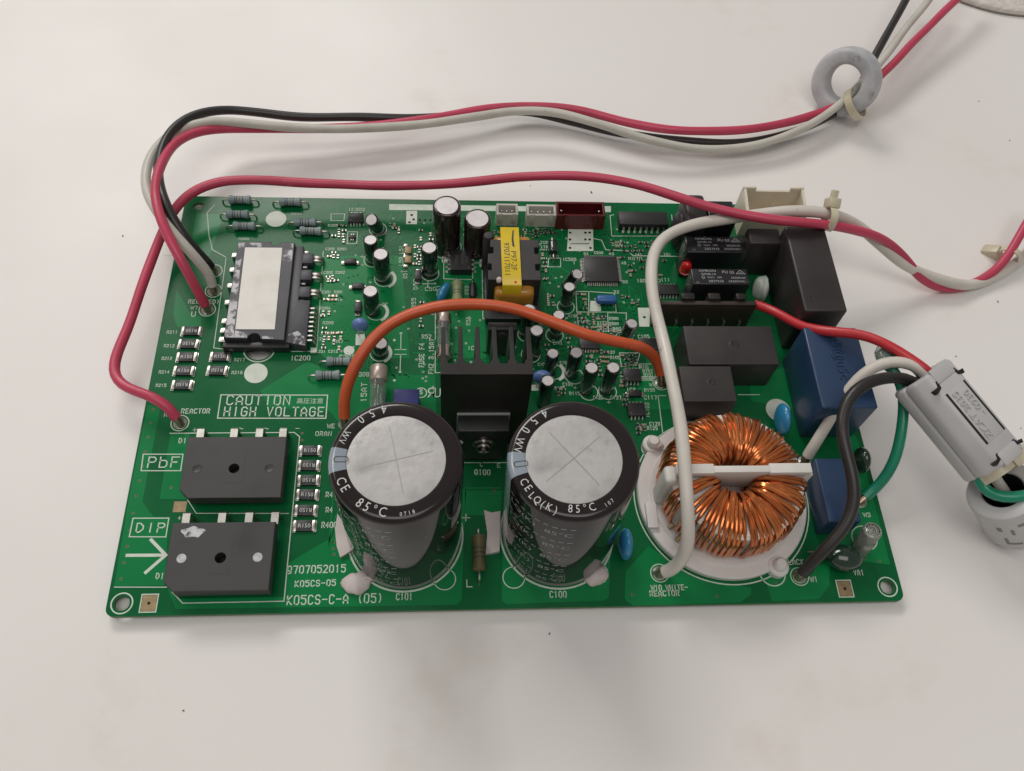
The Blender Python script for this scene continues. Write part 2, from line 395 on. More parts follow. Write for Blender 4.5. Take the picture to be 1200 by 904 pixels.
SF = {  # plotter-style lettering on a 4 x 6 grid
 'A': '00 04 26 44 40|02 42', 'B': '00 06 36 45 44 33 03|33 42 41 30 00', 'C': '45 36 16 05 01 10 30 41', 'D': '00 06 26 44 42 20 00',
 'E': '46 06 00 40|03 33', 'F': '46 06 00|03 33', 'G': '45 36 16 05 01 10 30 41 43 23', 'H': '00 06|40 46|03 43', 'I': '20 26', 'J': '36 31 20 10 01',
 'K': '00 06|46 03 40', 'L': '06 00 40', 'M': '00 06 23 46 40', 'N': '00 06 40 46', 'O': '10 01 05 16 36 45 41 30 10', 'P': '00 06 36 45 44 33 03',
 'Q': '10 01 05 16 36 45 41 30 10|22 40', 'R': '00 06 36 45 44 33 03|23 40', 'S': '45 36 16 05 04 13 33 42 41 30 10 01', 'T': '06 46|26 20', 'U': '06 01 10 30 41 46',
 'V': '06 20 46', 'W': '06 10 25 30 46', 'X': '00 46|06 40', 'Y': '06 23 46|23 20', 'Z': '06 46 00 40', 'b': '06 00 30 41 43 34 04',
 '0': '10 01 05 16 36 45 41 30 10', '1': '15 26 20', '2': '05 16 36 45 44 00 40', '3': '05 16 36 45 44 33 13|33 42 41 30 10 01', '4': '30 36 02 42', '5': '46 06 04 34 43 41 30 10 01',
 '6': '36 16 05 01 10 30 41 43 34 04', '7': '06 46 20', '8': '13 04 05 16 36 45 44 33 13 02 01 10 30 41 42 33', '9': '10 30 41 45 36 16 05 03 12 42', '-': '03 43', '.': '20 21',
 '(': '36 24 22 30', ')': '16 24 22 10', '+': '03 43|21 25', '~': '03 14 23 32 43', '/': '00 46', ' ': ''}
def plot_text(mb, sx, p0, p1, h, w, z, mi=0, fill=0.62):
    """monospaced stroke lettering from p0 to p1 along the baseline"""
    p0 = Vector(p0[:2]); p1 = Vector(p1[:2]); d = p1 - p0; n = len(sx); adv = d.length / n; d.normalize(); up = Vector((-d.y, d.x))
    fill0 = fill
    for i, ch in enumerate(sx):
        fill = .92 if ch in 'WM' else fill0
        for st in SF.get(ch, '').split('|'):
            if not st: continue
            pts = []
            for q in st.split():
                a = p0 + d * (adv * (i + (1 - fill) / 2 + fill * int(q[0]) / 4)) + up * (h * int(q[1]) / 6)
                pts.append((a.x, a.y))
            if len(pts) > 1: mb.ribbon(pts, w, z, mi)

# ---------------------------------------------------------------- the setting: table top
b = MB(); b.box(-1700, -1300, -30, 1900, 1500, 0, 0)
obj('table_top', b.mesh('table_top', 'table', smooth=False), kind='structure', label='off-white laminate table top under the circuit board', cat='table')
tb = bpy.data.objects['table_top']

# ---------------------------------------------------------------- the board itself
BW, BH, BT = 247.0, 164.2, 1.6
board = bpy.data.objects.new('circuit_board', None); COL.objects.link(board)
board.location = (0, 0, -TABLE * MM); board.empty_display_size = 0.02
board['label'] = 'green power circuit board crowded with capacitors, relays and a copper wound choke'
board['category'] = 'circuit board'

def part(name, mb, mats, loc=(0, 0, 0), rot=None, label=None, parent=None, kind=None, smooth=True, angle=38):
    return obj(name, mb.mesh(name, mats, smooth, angle) if isinstance(mb, MB) else mb, parent or board, loc, rot, label, kind=kind)

HOLES = [((4.4, 3.9), 2.25, 2.25), ((242.4, 4.5), 2.25, 2.25), ((5.4, 159.3), 2.1, 1.8), ((35.4, 93.9), 4.6, 4.6)]
cv = bpy.data.curves.new('plate', 'CURVE'); cv.dimensions = '2D'; cv.fill_mode = 'BOTH'; cv.extrude = BT / 2 * MM
def spl(pts):
    sp = cv.splines.new('POLY'); sp.points.add(len(pts) - 1); sp.use_cyclic_u = True
    for q, p in zip(sp.points, pts): q.co = (p[0] * MM, p[1] * MM, 0, 1)
out = []
for cx, cy, a in ((BW - 2.5, BH - 2.5, 0), (2.5, BH - 2.5, 90), (2.5, 2.5, 180), (BW - 2.5, 2.5, 270)):
    out += [(cx + 2.5 * math.cos(math.radians(a + t)), cy + 2.5 * math.sin(math.radians(a + t))) for t in range(0, 91, 15)]
spl(out)
for (c, rx, ry) in HOLES: spl([(c[0] + rx * math.cos(2 * PI * k / 32), c[1] + ry * math.sin(2 * PI * k / 32)) for k in range(32)])
to = bpy.data.objects.new('plate', cv); COL.objects.link(to); bpy.context.view_layer.update()
pm = bpy.data.meshes.new_from_object(to); bpy.data.objects.remove(to)
pm.name = 'board_plate'; pm.materials.clear(); pm.materials.append(MATS['mask']); pm.materials.append(MATS['laminate_edge'])
for p in pm.polygons: p.material_index = 0 if abs(p.normal.z) > .5 else 1; p.use_smooth = False
plate = obj('board_plate', pm, board, (0, 0, -BT / 2), label='green solder-masked laminate with rounded corners and mounting holes')

Z1, Z2, Z3 = 0.03, 0.05, 0.08       # copper pours, tracks, ink: heights above the laminate
def pour(*pts):
    b = MB(); b.prism([p[:2] for p in pts], -0.2, Z1); return part('copper_pour', b, 'mask_copper', smooth=False)
pour((0.7, 71.7), (5.1, 70.4), (4.9, 36.5), (9.2, 31.3), (13.9, 31.2), (16.0, 9.2), (1.2, 9.2), (0.5, 38.9))
pour((9.9, 60.7), (16.0, 60.7), (19.4, 37.2), (10.1, 37.3))
pour((17.0, 8.2), (20.4, 1.9), (104.7, 1.5), (106.0, 3.0), (107.8, 39.2), (100.5, 43.9), (60.9, 21.0), (52.5, 15.6), (52.1, 4.9), (21.5, 4.9))
pour((119.9, 31.6), (118.4, 2.5), (119.9, 1.4), (150.3, 1.9), (151.8, 2.9), (154.1, 19.5), (151.3, 37.2), (126.0, 43.6))
pour((158.0, 11.0), (156.8, 2.3), (159.0, 0.1), (193.5, 0.5), (197.3, 2.9), (197.7, 5.1), (178.9, 9.0), (166.4, 19.3))
pour((202.8, 7.5), (203.7, 0.6), (219.1, 1.1), (223.4, 5.4), (225.1, 12.7), (205.7, 10.8))
pour((229.1, 14.1), (245.2, 11.8), (245.2, 15.2), (245.5, 55.4), (243.7, 62.1), (235.7, 42.6))
pour((37.5, 77.0), (52.5, 88.7), (65.3, 83.1), (97.4, 83.1), (98.1, 62.8), (65.9, 63.6), (61.5, 68.9), (41.3, 70.3))
pour((42.5, 135.4), (84.1, 135.9), (88.3, 90.1), (58.3, 90.1), (53.6, 97.2))
pour((5.1, 155.6), (15.5, 155.0), (12.9, 135.0), (9.2, 130.2), (5.4, 134.9))
pour((3.1, 119.2), (9.0, 109.8), (13.6, 107.2), (14.2, 102.8), (5.9, 102.8), (3.6, 107.9))
pour((166.2, 69.2), (181.4, 69.2), (186.8, 86.7), (174.9, 92.1))
pour((209.7, 72.5), (226.2, 69.0), (226.6, 86.7), (210.9, 83.1))
pour((100.4, 136.1), (115.1, 136.3), (115.7, 90.2), (100.4, 90.2))
pour((107.5, 39.2), (119.6, 39.1), (119.0, 30.5), (107.4, 30.6))

# tracks: routed polylines over the logic area (far too many to count)
rt = random.Random(11); b = MB()
def route(x, y, L, hor, w):
    pts = [(x, y)]
    for k in range(rt.randint(2, 4)):
        d = rt.uniform(.25, .6) * L
        if hor: x += d
        else: y += d * rt.choice((1, -1))
        pts.append((x, y)); q = rt.uniform(.8, 3); sg = rt.choice((1, -1))
        x += q; y += q * sg; pts.append((x, y)); hor = not hor if rt.random() < .5 else hor
    pts = [(min(max(p[0], 2), 245), min(max(p[1], 3), 161)) for p in pts]
    b.ribbon(pts, w, Z2)
for _ in range(230): route(rt.uniform(55, 175), rt.uniform(80, 158), rt.uniform(4, 16), rt.random() < .6, rt.choice((.3, .35, .5)))
for k in range(5):
    u = 388 + 5.2 * k
    b.ribbon([(64.8, 44.2), (64.5, 15.4)] if k == 0 else [(70 + 1.5 * k, 48 - k), (64.5 + 1.3 * k, 30), (62.5 + 1.3 * k, 18 + .8 * k)], .45, Z2)
for k in range(3): b.ribbon([(108, 40 - 2 * k), (119, 40 - 2 * k)], .5, Z2)
part('copper_tracks', b, 'mask_trace', smooth=False, kind='stuff', label='fine copper tracks under the green solder mask')

# drilled vias
b = MB()
via = [(2.8, 69.7), (2.9, 64.6), (2.9, 59.3), (2.8, 54.1), (2.8, 48.8), (2.7, 43.7), (2.7, 38.5), (2.7, 32.6), (2.8, 26.9), (2.8, 21.7), (2.7, 16.5), (2.8, 11.4),
       (13.1, 41.2), (13.2, 50.2), (53.0, 60.5), (53.2, 57.9), (159.4, 3.6), (186.2, 2.5), (168.2, 2.6), (206.0, 6.6), (242.0, 13.0), (237.1, 13.9), (117.1, 39.7), (117.0, 38.5), (65.9, 22.0), (66.0, 20.0), (66.2, 18.1)]
for p in via: b.disc(p, .42, Z2, 10, 1); b.disc(p, .28, Z2 + .02, 8, 0)
for _ in range(190):
    p = (rt.uniform(60, 175), rt.uniform(78, 156)); b.disc(p, .45, Z2 + .01, 8, 2); b.disc(p, .2, Z2 + .03, 6, 0)
part('drilled_vias', b, ['hole_dark', 'bare_copper', 'silk_dim'], smooth=False, kind='stuff', label='tiny drilled vias along the tracks')

# bare test pads with white frames
for c in ((12.3, 3.8), (228.2, 4.2)):
    b = MB(); b.box(c[0] - 2.1, c[1] - 2.4, -.2, c[0] + 2.1, c[1] + 2.4, Z2, 0); b.disc(c, .5, Z2 + .03, 12, 1)
    q = part('test_pad', b, ['bare_copper', 'hole_dark'], smooth=False, label='square bare copper test pad in a white printed frame')
    b = MB(); b.ribbon([(c[0] - 2.4, c[1] - 2.7), (c[0] + 2.4, c[1] - 2.7), (c[0] + 2.4, c[1] + 2.7), (c[0] - 2.4, c[1] + 2.7)], .35, Z3, closed=True)
    part('printed_frame', b, 'silk', parent=q, smooth=False)
b = MB(); c = (16.8, 34.6); b.box(c[0] - 2, c[1] - 1.8, -.2, c[0] + 2, c[1] + 1.8, Z2); part('test_pad', b, 'bare_copper', smooth=False, label='small bare copper pad between the two bridge rectifiers')

# ---------------------------------------------------------------- printed ink on the board
def legend(fn, mats='silk', label=None, name='printed_legend'):
    b = MB(); fn(b); return part(name, b, mats, smooth=False, label=label)
def H(p, q): return (Vector(p[:2]) - Vector(q[:2])).length
def caution(b):
    b.ribbon([(24.5, 75.3), (60.5, 75.1), (60.5, 66.1), (24.5, 66.3)], .38, Z3, closed=True)
    plot_text(b, 'CAUTION', (26.2, 71.5), (48.4, 71.4), 3.5, .42, Z3)
    plot_text(b, 'HIGH VOLTAGE', (25.9, 67.2), (60.1, 67.0), 3.3, .42, Z3)
    flat_text(b, '高圧注意', (54.7, 72.8), 1.6, Z3)
legend(caution, label='white boxed CAUTION HIGH VOLTAGE warning printed on the board')
def pbf(b):
    b.ribbon([(2.4, 53.1), (15.1, 53.0), (15.2, 47.1), (2.7, 47.2)], .35, Z3, closed=True)
    plot_text(b, 'PbF', (3.8, 48.4), (14.8, 48.4), 3.6, .40, Z3)
legend(pbf, label='white boxed PbF mark printed on the board')
def dip(b):
    b.ribbon([(3.0, 30.9), (14.0, 30.8), (14.0, 24.6), (2.9, 24.8)], .35, Z3, closed=True)
    plot_text(b, 'DIP', (4.0, 26.3), (13.7, 26.2), 2.9, .40, Z3)
legend(dip, label='white boxed DIP mark printed on the board')
def arrow(b):
    b.ribbon([(3.3, 18.8), (14.6, 18.7)], 1.0, Z3); b.ribbon([(9.7, 23.7), (14.9, 18.7), (9.8, 13.3)], 1.0, Z3 + .01)
legend(arrow, 'silk_bright', label='large white arrow printed beside the bridge rectifier')
def numbers(b):
    plot_text(b, '9707052015', (52.1, 12.2), (70.4, 12.4), 2.3, .34, Z3)
    plot_text(b, 'K05CS-05', (54.8, 8.0), (67.6, 8.2), 1.8, .30, Z3)
    plot_text(b, 'K05CS-C-A (05)', (52.8, 2.5), (82.3, 2.7), 2.7, .34, Z3)
legend(numbers, label='white board part numbers printed near the front edge')
def urmark(b):
    flat_text(b, 'Я', (96.2, 76.0), 3.7, Z3, wide=1.05); flat_text(b, 'U', (98.2, 76.0), 3.7, Z3, wide=.8); b.circle((92.6, 76.0), 1.9, .35, Z3); plot_text(b, 'S', (92.0, 75.5), (93.2, 75.5), 1.7, .3, Z3)
legend(urmark, 'silk_bright', label='reversed R and U certification mark printed beside the heatsink')

def discs(b):
    b.disc((35.6, 153.2), 3.9, Z3, 36)
legend(discs, 'silk_bright', label='white ink disc printed among the axial resistors', name='printed_disc')
def discs2(b): b.disc((35.3, 83.9), 4.0, Z3, 36)
legend(discs2, 'silk_bright', label='white ink disc printed below the power module', name='printed_disc')
def bar(b): b.sheet([(78.8, 161.6), (154.8, 161.5), (154.6, 159.0), (78.9, 158.5)], Z3); b.sheet([(164.3, 162.1), (167.7, 162.2), (167.4, 159.1), (164.0, 159.0)], Z3)
legend(bar, 'silk', label='long white ink bar printed along the rear edge', name='printed_bar')
def blockm(b):
    b.sheet([(85.7, 158.2), (89.9, 158.3), (89.9, 151.5), (85.7, 151.5)], Z3); b.sheet([(149.5, 150.0), (159.4, 150.1), (158.6, 139.2), (148.2, 139.1)], Z3)
    b.sheet([(173.2, 112.5), (178.0, 112.5), (176.6, 104.0), (172.8, 104.0)], Z3); b.sheet([(155.5, 115.5), (159.4, 115.5), (159.0, 110.8), (154.8, 110.8)], Z3)
    b.sheet([(99.7, 135.7), (103.3, 135.8), (103.3, 132.9), (99.7, 132.9)], Z3); b.sheet([(114.1, 135.9), (115.8, 135.9), (115.7, 131.0), (114.0, 131.0)], Z3)
    for p in ((87.8, 156.1), (88.6, 153.9), (87.0, 152.4), (150.1, 148.2), (149.8, 144.8), (149.5, 140.6), (156.2, 148.3), (157.9, 148.4), (155.9, 144.9), (157.6, 144.9), (157.6, 140.7), (175.2, 108.2)): b.disc(p, .55, Z3 + .03, 10, 1)
    b.ribbon([(150.3, 142.7), (157.1, 142.8)], .5, Z3 + .03, 2)
    for k in range(7): b.disc((lambda p: (p[0] + 2.1 * k, p[1]))((91.0, 153.7)), .5, Z3 + .03, 10, 1)
legend(blockm, ['silk_bright', 'hole_dark', 'tin'], label='white ink blocks with drilled holes for unfitted parts', name='printed_block').__setitem__('kind', 'stuff')

# printed outlines and reference lettering
b = MB(); lw = .28
def ln(*p, w=lw, closed=False): b.ribbon(p, w, Z3, closed=closed)
ln((19.0, 134.3), (19.6, 94.2), (26.7, 93.2)); ln((54.7, 137.6), (55.5, 92.9), (39.7, 92.7))
b.circle((35.4, 93.9), 5.4, .5, Z3, 30, a0=PI, a1=2 * PI)
ln((-3.9, 134.8), (0.2, 134.8)); ln((19.0, 134.3), (13.5, 137.8), (11.3, 144.8), (9.2, 155.7), (11.6, 160.0), w=.35)
ln((9.7, 60.7), (50.4, 60.8), (52.3, 59.2), (52.2, 3.6), (22.2, 3.6), (18.6, 7.1), w=.32)
ln((18.9, 36.9), (22.2, 32.3), (51.0, 31.9)); ln((1.3, 8.9), (16.7, 8.6))
for c, r in (((4.4, 3.9), 3.1), ((242.4, 4.5), 3.1)): b.circle(c, r, .42, Z3, 36)
for c in ((15.4, 127.9), (16.3, 118.9), (15.2, 110.6), (12.4, 64.5), (168.9, 10.3), (214.2, 8.4), (178.1, 79.9)): b.circle(c, 2.9, .32, Z3, 32)
b.circle((100.8, 9.6), 3.4, .3, Z3); b.circle((122.4, 9.7), 3.4, .3, Z3); b.circle((148.9, 10.6), 3.4, .3, Z3)
b.circle((88.4, 24), 18.15, .6, Z3, 72); b.circle((136.8, 24), 18.15, .6, Z3, 72)
b.circle((192.9, 35.5), 29.4, .4, Z3, 90); b.circle((172.2, 54.0), 4.1, .4, Z3); b.circle((205.5, 9.6), 4.1, .4, Z3); b.circle((238.8, 20.9), 4.2, .35, Z3)
ln((100.4, 135.7), (111.8, 135.9), (111.2, 124.9), (100.4, 125.2), closed=True)
ln((168.4, 157.7), (166.9, 157.3), (166.6, 146.8), (186.9, 147.1)); ln((192.1, 158.2), (191.6, 138.6), (194.0, 138.7)); ln((159.3, 145.4), (162.3, 144.6), (163.6, 139.9), (172.0, 139.6), (174.1, 137.1), (193.8, 137.0), w=.35)
ln((150.3, 119.8), (155.2, 119.8), (154.4, 110.4), (149.9, 110.4), closed=True); ln((155.2, 119.8), (164.9, 119.1), (164.8, 110.5), (154.4, 110.4))
ln((161.5, 110.1), (168.6, 110.1), (167.8, 102.5), (161.0, 101.7), closed=True); ln((171.0, 87.8), (176.9, 87.8), (176.3, 82.4), (170.4, 82.4), closed=True); ln((164.2, 92.5), (171.8, 92.5), (170.0, 87.4), (164.3, 86.7), closed=True)
ln((176.3, 74.7), (176.1, 58.8), (180.6, 58.8)); ln((176.3, 74.7), (179.0, 74.7)); ln((205.4, 75.0), (213.3, 75.0))
ln((140.8, 135.4), (145.5, 135.5), (145.2, 131.4), (140.3, 131.3), closed=True); ln((115.0, 131.4), (114.8, 107.1), (125.5, 107.2))
ln((56.4, 156.1), (61.7, 156.2), (61.6, 152.8), (56.7, 152.7), closed=True); ln((63.4, 147.3), (67.1, 147.3), (67.1, 141.5), (63.5, 141.4), closed=True)
ln((97.3, 113.1), (97.4, 98.1)); ln((97.4, 93.0), (97.4, 84.1), (99.5, 84.1)); ln((106.5, 49.2), (121.6, 49.1))
ln((85.0, 100.6), (85.1, 93.7)); ln((83.1, 93.7), (87.0, 93.7)); ln((83.1, 91.7), (87.1, 91.7)); ln((85.1, 91.7), (85.1, 84.5))
for p in ((85.0, 100.6), (85.1, 84.5), (82.7, 97.7), (83.2, 81.0)): b.disc(p, .5, Z3, 10)
ln((92.4, 122.8), (96.6, 122.8)); ln((94.5, 124.0), (94.5, 121.2))
ln((106.6, 29.7), (108.8, 29.7)); ln((107.7, 30.9), (107.6, 28.6)); ln((107.7, 9.2), (107.7, 7.0), (109.3, 7.0))
for c, r in (((95.2, 127.6), 3.4), ((78.1, 125.0), 3.6), ((75.8, 109.9), 3.6), ((73.6, 133.8), 3.4), ((74.9, 148.7), 3.3), ((158.3, 76.4), 3.2), ((151.6, 76.1), 3.2), ((146.9, 82.7), 3.2), ((140.9, 100.1), 3.2), ((145.9, 112.7), 3.2),
             ((166.4, 98.4), 3.2), ((139.7, 84.5), 3.1), ((101.4, 140.3), 5.7), ((113.5, 138.4), 5.6), ((130.6, 100.4), 3.2), ((131.7, 91.7), 3.4), ((77.7, 92.2), 3.4)): b.circle(c, r, .3, Z3, 32)
part('printed_outlines', b, 'silk', smooth=False, kind='stuff', label='thin white component outlines printed on the board')
b = MB()
for c, r in (((78.1, 125.0), 3.6), ((75.8, 109.9), 3.6), ((77.7, 92.2), 3.4), ((139.7, 84.5), 3.2)): b.circle(c, r + .5, 1.1, Z3 + .02, 10, a0=-1.0, a1=.75)
b.disc((66.8, 93.3), 1.9, Z3, 20); b.sheet([(68.9, 100.2), (72.2, 100.2), (72.3, 95.5), (69.0, 95.5)], Z3); b.sheet([(131.4, 79.2), (133.9, 79.2), (133.7, 76.8), (131.3, 76.8)], Z3)
b.disc((218.9, 68.7), 4.4, Z3, 24, ry=4.6)
part('polarity_marks', b, 'silk_bright', smooth=False, kind='stuff', label='solid white polarity marks printed beside small capacitors')

b = MB()
def tx(sx, p0, p1, h=1.5, w=.2): plot_text(b, sx, p0, p1, h, w, Z3)
tx('C101', (85.8, 3.4), (91.1, 3.3), 1.9, .3); tx('C100', (133.2, 3.2), (138.8, 3.1), 1.9, .3)
tx('W10 WHITE-', (165.5, 4.8), (177.4, 4.8), 1.6, .28); tx('REACTOR', (164.7, 3.0), (174.5, 3.0), 1.6, .28)
tx('BLACK', (209.8, 12.4), (216.7, 12.4), 1.6, .28); tx('W1', (217.4, 6.6), (220.0, 6.6), 1.6, .28); tx('VA1', (232.1, 8.6), (235.8, 8.5), 1.6, .28); tx('W3', (240.3, 28.3), (243.0, 28.3), 1.4, .26)
tx('Q100', (110.5, 44.8), (116.1, 44.7), 1.8, .3); tx('C', (112.4, 47.8), (113.8, 47.8), 1.4); tx('E', (118.1, 47.4), (119.6, 47.4), 1.4)
tx('REACTOR', (12.0, 68.2), (21.8, 68.2), 1.7, .28); tx('RED', (6.6, 67.0), (10.7, 67.0), 1.5); tx('RED(RED)', (7.9, 113.2), (19.4, 113.2), 1.6, .26); tx('W7', (9.2, 110.5), (11.9, 110.6), 1.4); tx('U', (9.6, 107.6), (11.7, 107.6), 2.0, .3)
tx('IC200', (46.5, 89.2), (53.6, 89.2), 1.8, .3); tx('D1', (12.8, 11.3), (15.6, 11.2), 1.7, .28); tx('D1', (12.8, 57.1), (15.7, 57.1), 1.7, .28)
tx('FUSE F4', (93.4, 86.2), (93.4, 96.6), 1.7, .28); tx('FH2 3.15AT', (96.7, 83.4), (96.9, 98.5), 1.6, .26); tx('15AT', (73.8, 72.2), (73.7, 80.3), 1.8, .28)
tx('C50', (93.3, 119.6), (97.7, 119.7), 1.6); tx('IC302', (62.8, 157.8), (69.6, 157.9), 1.4); tx('L50 L51', (84.9, 131.1), (84.8, 140.9), 1.4); tx('C203', (63.4, 89.7), (69.1, 89.7), 1.7, .26)
tx('R52', (92.4, 98.4), (96.1, 98.5), 1.6); tx('R56', (110.1, 104.1), (110.1, 108.2), 1.4); tx('IC', (108.9, 93.6), (111.5, 93.6), 1.6); tx('D53', (109.6, 117.8), (109.7, 122.1), 1.3); tx('R55', (90.1, 111.5), (90.0, 116.5), 1.4); tx('R51', (99.1, 117.3), (99.1, 122.4), 1.3)
tx('D51', (86.6, 125.1), (86.6, 129.1), 1.4); tx('D50', (90.6, 120.0), (90.5, 125.1), 1.4)
tx('IC500', (146.1, 134.3), (151.6, 134.3), 1.4); tx('R570', (171.9, 135.0), (177.6, 135.1), 1.3); tx('C105', (171.7, 98.9), (176.2, 99.0), 1.4); tx('C117', (171.0, 73.2), (175.9, 73.2), 1.5, .26)
tx('C120', (171.8, 62.8), (175.7, 62.8), 1.3); tx('R129', (170.7, 61.2), (174.6, 61.1), 1.3); tx('IC103', (172.1, 65.8), (172.7, 71.9), 1.5); tx('IC3', (165.1, 76.4), (168.5, 76.4), 1.4); tx('R155', (171.5, 76.4), (175.5, 76.4), 1.2)
tx('C126', (152.9, 73.4), (156.5, 73.3), 1.3); tx('C127', (159.0, 73.3), (163.1, 73.3), 1.3); tx('C109', (142.4, 78.7), (146.2, 78.7), 1.3); tx('D115', (144.5, 75.1), (148.5, 75.1), 1.2); tx('D105', (139.5, 77.2), (143.2, 77.2), 1.2)
tx('R131', (171.1, 86.0), (174.5, 86.0), 1.2); tx('R142', (171.8, 84.3), (175.6, 84.3), 1.2); tx('R151', (172.0, 82.7), (175.7, 82.7), 1.2); tx('ORANGE', (170.6, 80.8), (176.1, 80.8), 1.2); tx('W5', (173.6, 78.5), (176.1, 78.5), 1.3)
tx('R145', (157.0, 103.6), (160.9, 103.6), 1.1); tx('R143', (156.9, 101.7), (160.7, 101.7), 1.1); tx('R148', (149.6, 105.8), (154.0, 105.8), 1.1); tx('C136', (146.6, 108.1), (150.1, 108.1), 1.1); tx('C115', (146.3, 104.3), (150.4, 104.3), 1.1); tx('C123', (157.2, 105.1), (160.7, 105.1), 1.1)
tx('R500', (161.8, 107.0), (165.4, 107.0), 1.1); tx('R560', (161.6, 104.7), (165.2, 104.7), 1.1); tx('C560', (161.7, 102.5), (165.9, 102.5), 1.1); tx('C143', (140.1, 96.0), (143.5, 96.1), 1.2); tx('C134', (142.0, 87.7), (145.4, 87.7), 1.2); tx('R137', (158.9, 92.1), (162.6, 92.1), 1.2); tx('R105', (160.5, 89.9), (164.3, 89.9), 1.2); tx('C101', (134.0, 87.0), (137.4, 87.0), 1.2)
tx('CS00', (158.7, 137.8), (162.4, 137.8), 1.2); tx('64', (154.6, 137.3), (156.6, 137.3), 1.2); tx('49', (164.4, 137.4), (166.7, 137.4), 1.2); tx('48', (169.0, 132.9), (171.0, 132.9), 1.2); tx('33', (168.4, 123.9), (170.7, 123.9), 1.2); tx('32', (164.6, 119.1), (166.9, 119.1), 1.2); tx('1', (149.9, 132.7), (151.3, 132.7), 1.2)
tx('C308', (166.2, 142.1), (170.6, 142.1), 1.2); tx('R303', (20.6, 155.5), (24.5, 155.5), .9); tx('R302', (41.1, 155.4), (45.3, 155.5), .9); tx('R306', (22.4, 142.7), (26.5, 142.7), .9); tx('R305', (55.6, 149.7), (59.5, 149.8), 1.1)
for t_, u, v in (('R211', 195, 391), ('R212', 191.5, 406.5), ('R213', 189, 422), ('R214', 185.5, 437.5), ('R215', 182, 453.5), ('R217', 274, 423.5), ('R216', 271, 438)): pass
tx('R211', (2.4, 100.2), (6.3, 100.3), 1.1); tx('R212', (2.3, 94.5), (6.1, 94.5), 1.1); tx('R213', (2.4, 89.3), (6.0, 89.3), 1.1); tx('R214', (2.3, 83.8), (6.0, 83.8), 1.1); tx('R215', (2.1, 78.5), (5.8, 78.5), 1.1); tx('R217', (27.2, 88.8), (31.0, 88.8), 1.1); tx('R216', (26.9, 83.6), (30.8, 83.6), 1.1)
tx('R400', (61.6, 27.0), (66.7, 26.9), 1.8, .28); tx('R4', (62.6, 32.2), (65.0, 32.2), 1.6, .26); tx('R4', (62.2, 37.5), (64.7, 37.4), 1.6, .26); tx('WE', (61.1, 62.4), (63.9, 62.4), 1.5); tx('ORAN', (57.3, 59.5), (63.0, 59.5), 1.6); tx('308', (70.6, 82.6), (74.5, 82.6), 1.6)
tx('C205 R203', (55.4, 138.2), (63.4, 138.3), 1.1); tx('C203 R202', (55.5, 127.1), (63.4, 127.2), 1.1); tx('C201 R201', (55.5, 118.1), (63.3, 118.2), 1.1); tx('R204', (55.4, 110.9), (59.1, 110.9), 1.1); tx('R205', (56.7, 104.5), (60.7, 104.5), 1.1); tx('R206', (56.5, 99.8), (60.4, 99.8), 1.1); tx('R207', (60.6, 96.5), (64.5, 96.5), 1.1); tx('C215', (55.1, 97.6), (58.7, 97.6), 1.1); tx('C221 C212', (55.2, 92.4), (63.0, 92.4), 1.0)
tx('+', (16.7, 61.0), (18.5, 61.0), 1.8); tx('~', (31.5, 61.6), (33.8, 61.6), 1.6); tx('~', (39.9, 61.5), (42.2, 61.5), 1.6); tx('-', (50.4, 61.5), (52.4, 61.5), 1.6); tx('+', (16.5, 30.0), (18.0, 30.0), 1.6); tx('+', (68.4, 134.5), (70.6, 134.5), 1.6); tx('+', (145.9, 77.2), (147.7, 77.1), 1.6); tx('+', (157.3, 71.3), (159.4, 71.3), 1.6); tx('+', (72.1, 122.6), (74.0, 122.6), 1.4)
tx('(1)', (183.4, 124.9), (187.4, 124.9), 1.5); tx('(4)', (174.8, 137.1), (177.8, 137.2), 1.2); tx('(5)', (186.0, 137.3), (189.4, 137.3), 1.2); tx('180', (174.1, 124.4), (177.7, 124.4), 1.4); tx('60', (180.0, 124.4), (183.7, 124.5), 1.4); tx('TOR', (137.9, 142.5), (141.3, 142.6), 1.2); tx('ITE', (137.8, 140.4), (141.1, 140.4), 1.2); tx('L70', (141.2, 135.9), (144.9, 135.9), 1.1)
part('printed_designators', b, 'silk', smooth=False, kind='stuff', label='small white reference designators printed across the board')

# ---------------------------------------------------------------- components soldered to the board (parts of it)
def outline_mesh(name, outer, holes, z0, z1, mats, bevel=0.0, side=None):
    cv = bpy.data.curves.new(name, 'CURVE'); cv.dimensions = '2D'; cv.fill_mode = 'BOTH'; cv.extrude = max(1e-6, ((z1 - z0) / 2 - bevel)) * MM
    cv.bevel_depth = bevel * MM; cv.bevel_resolution = 1; cv.offset = -bevel * MM
    for pts in [outer] + holes:
        sp = cv.splines.new('POLY'); sp.points.add(len(pts) - 1); sp.use_cyclic_u = True
        for q, p in zip(sp.points, pts): q.co = (p[0] * MM, p[1] * MM, 0, 1)
    o = bpy.data.objects.new(name, cv); COL.objects.link(o); bpy.context.view_layer.update()
    me = bpy.data.meshes.new_from_object(o); bpy.data.objects.remove(o); bpy.data.curves.remove(cv)
    me.name = name; me.materials.clear()
    for v in me.vertices: v.co.z += (z0 + z1) / 2 * MM
    for q in (mats if isinstance(mats, (list, tuple)) else [mats]): me.materials.append(MATS[q])
    if side is not None:
        for p in me.polygons: p.material_index = 0 if p.normal.z > .7 else side
    else:
        for p in me.polygons: p.material_index = 0
    me.polygons.foreach_set('use_smooth', [False] * len(me.polygons))
    return me
def ring_pts(c, r, n=28): return [(c[0] + r * math.cos(2 * PI * k / n), c[1] + r * math.sin(2 * PI * k / n)) for k in range(n)]
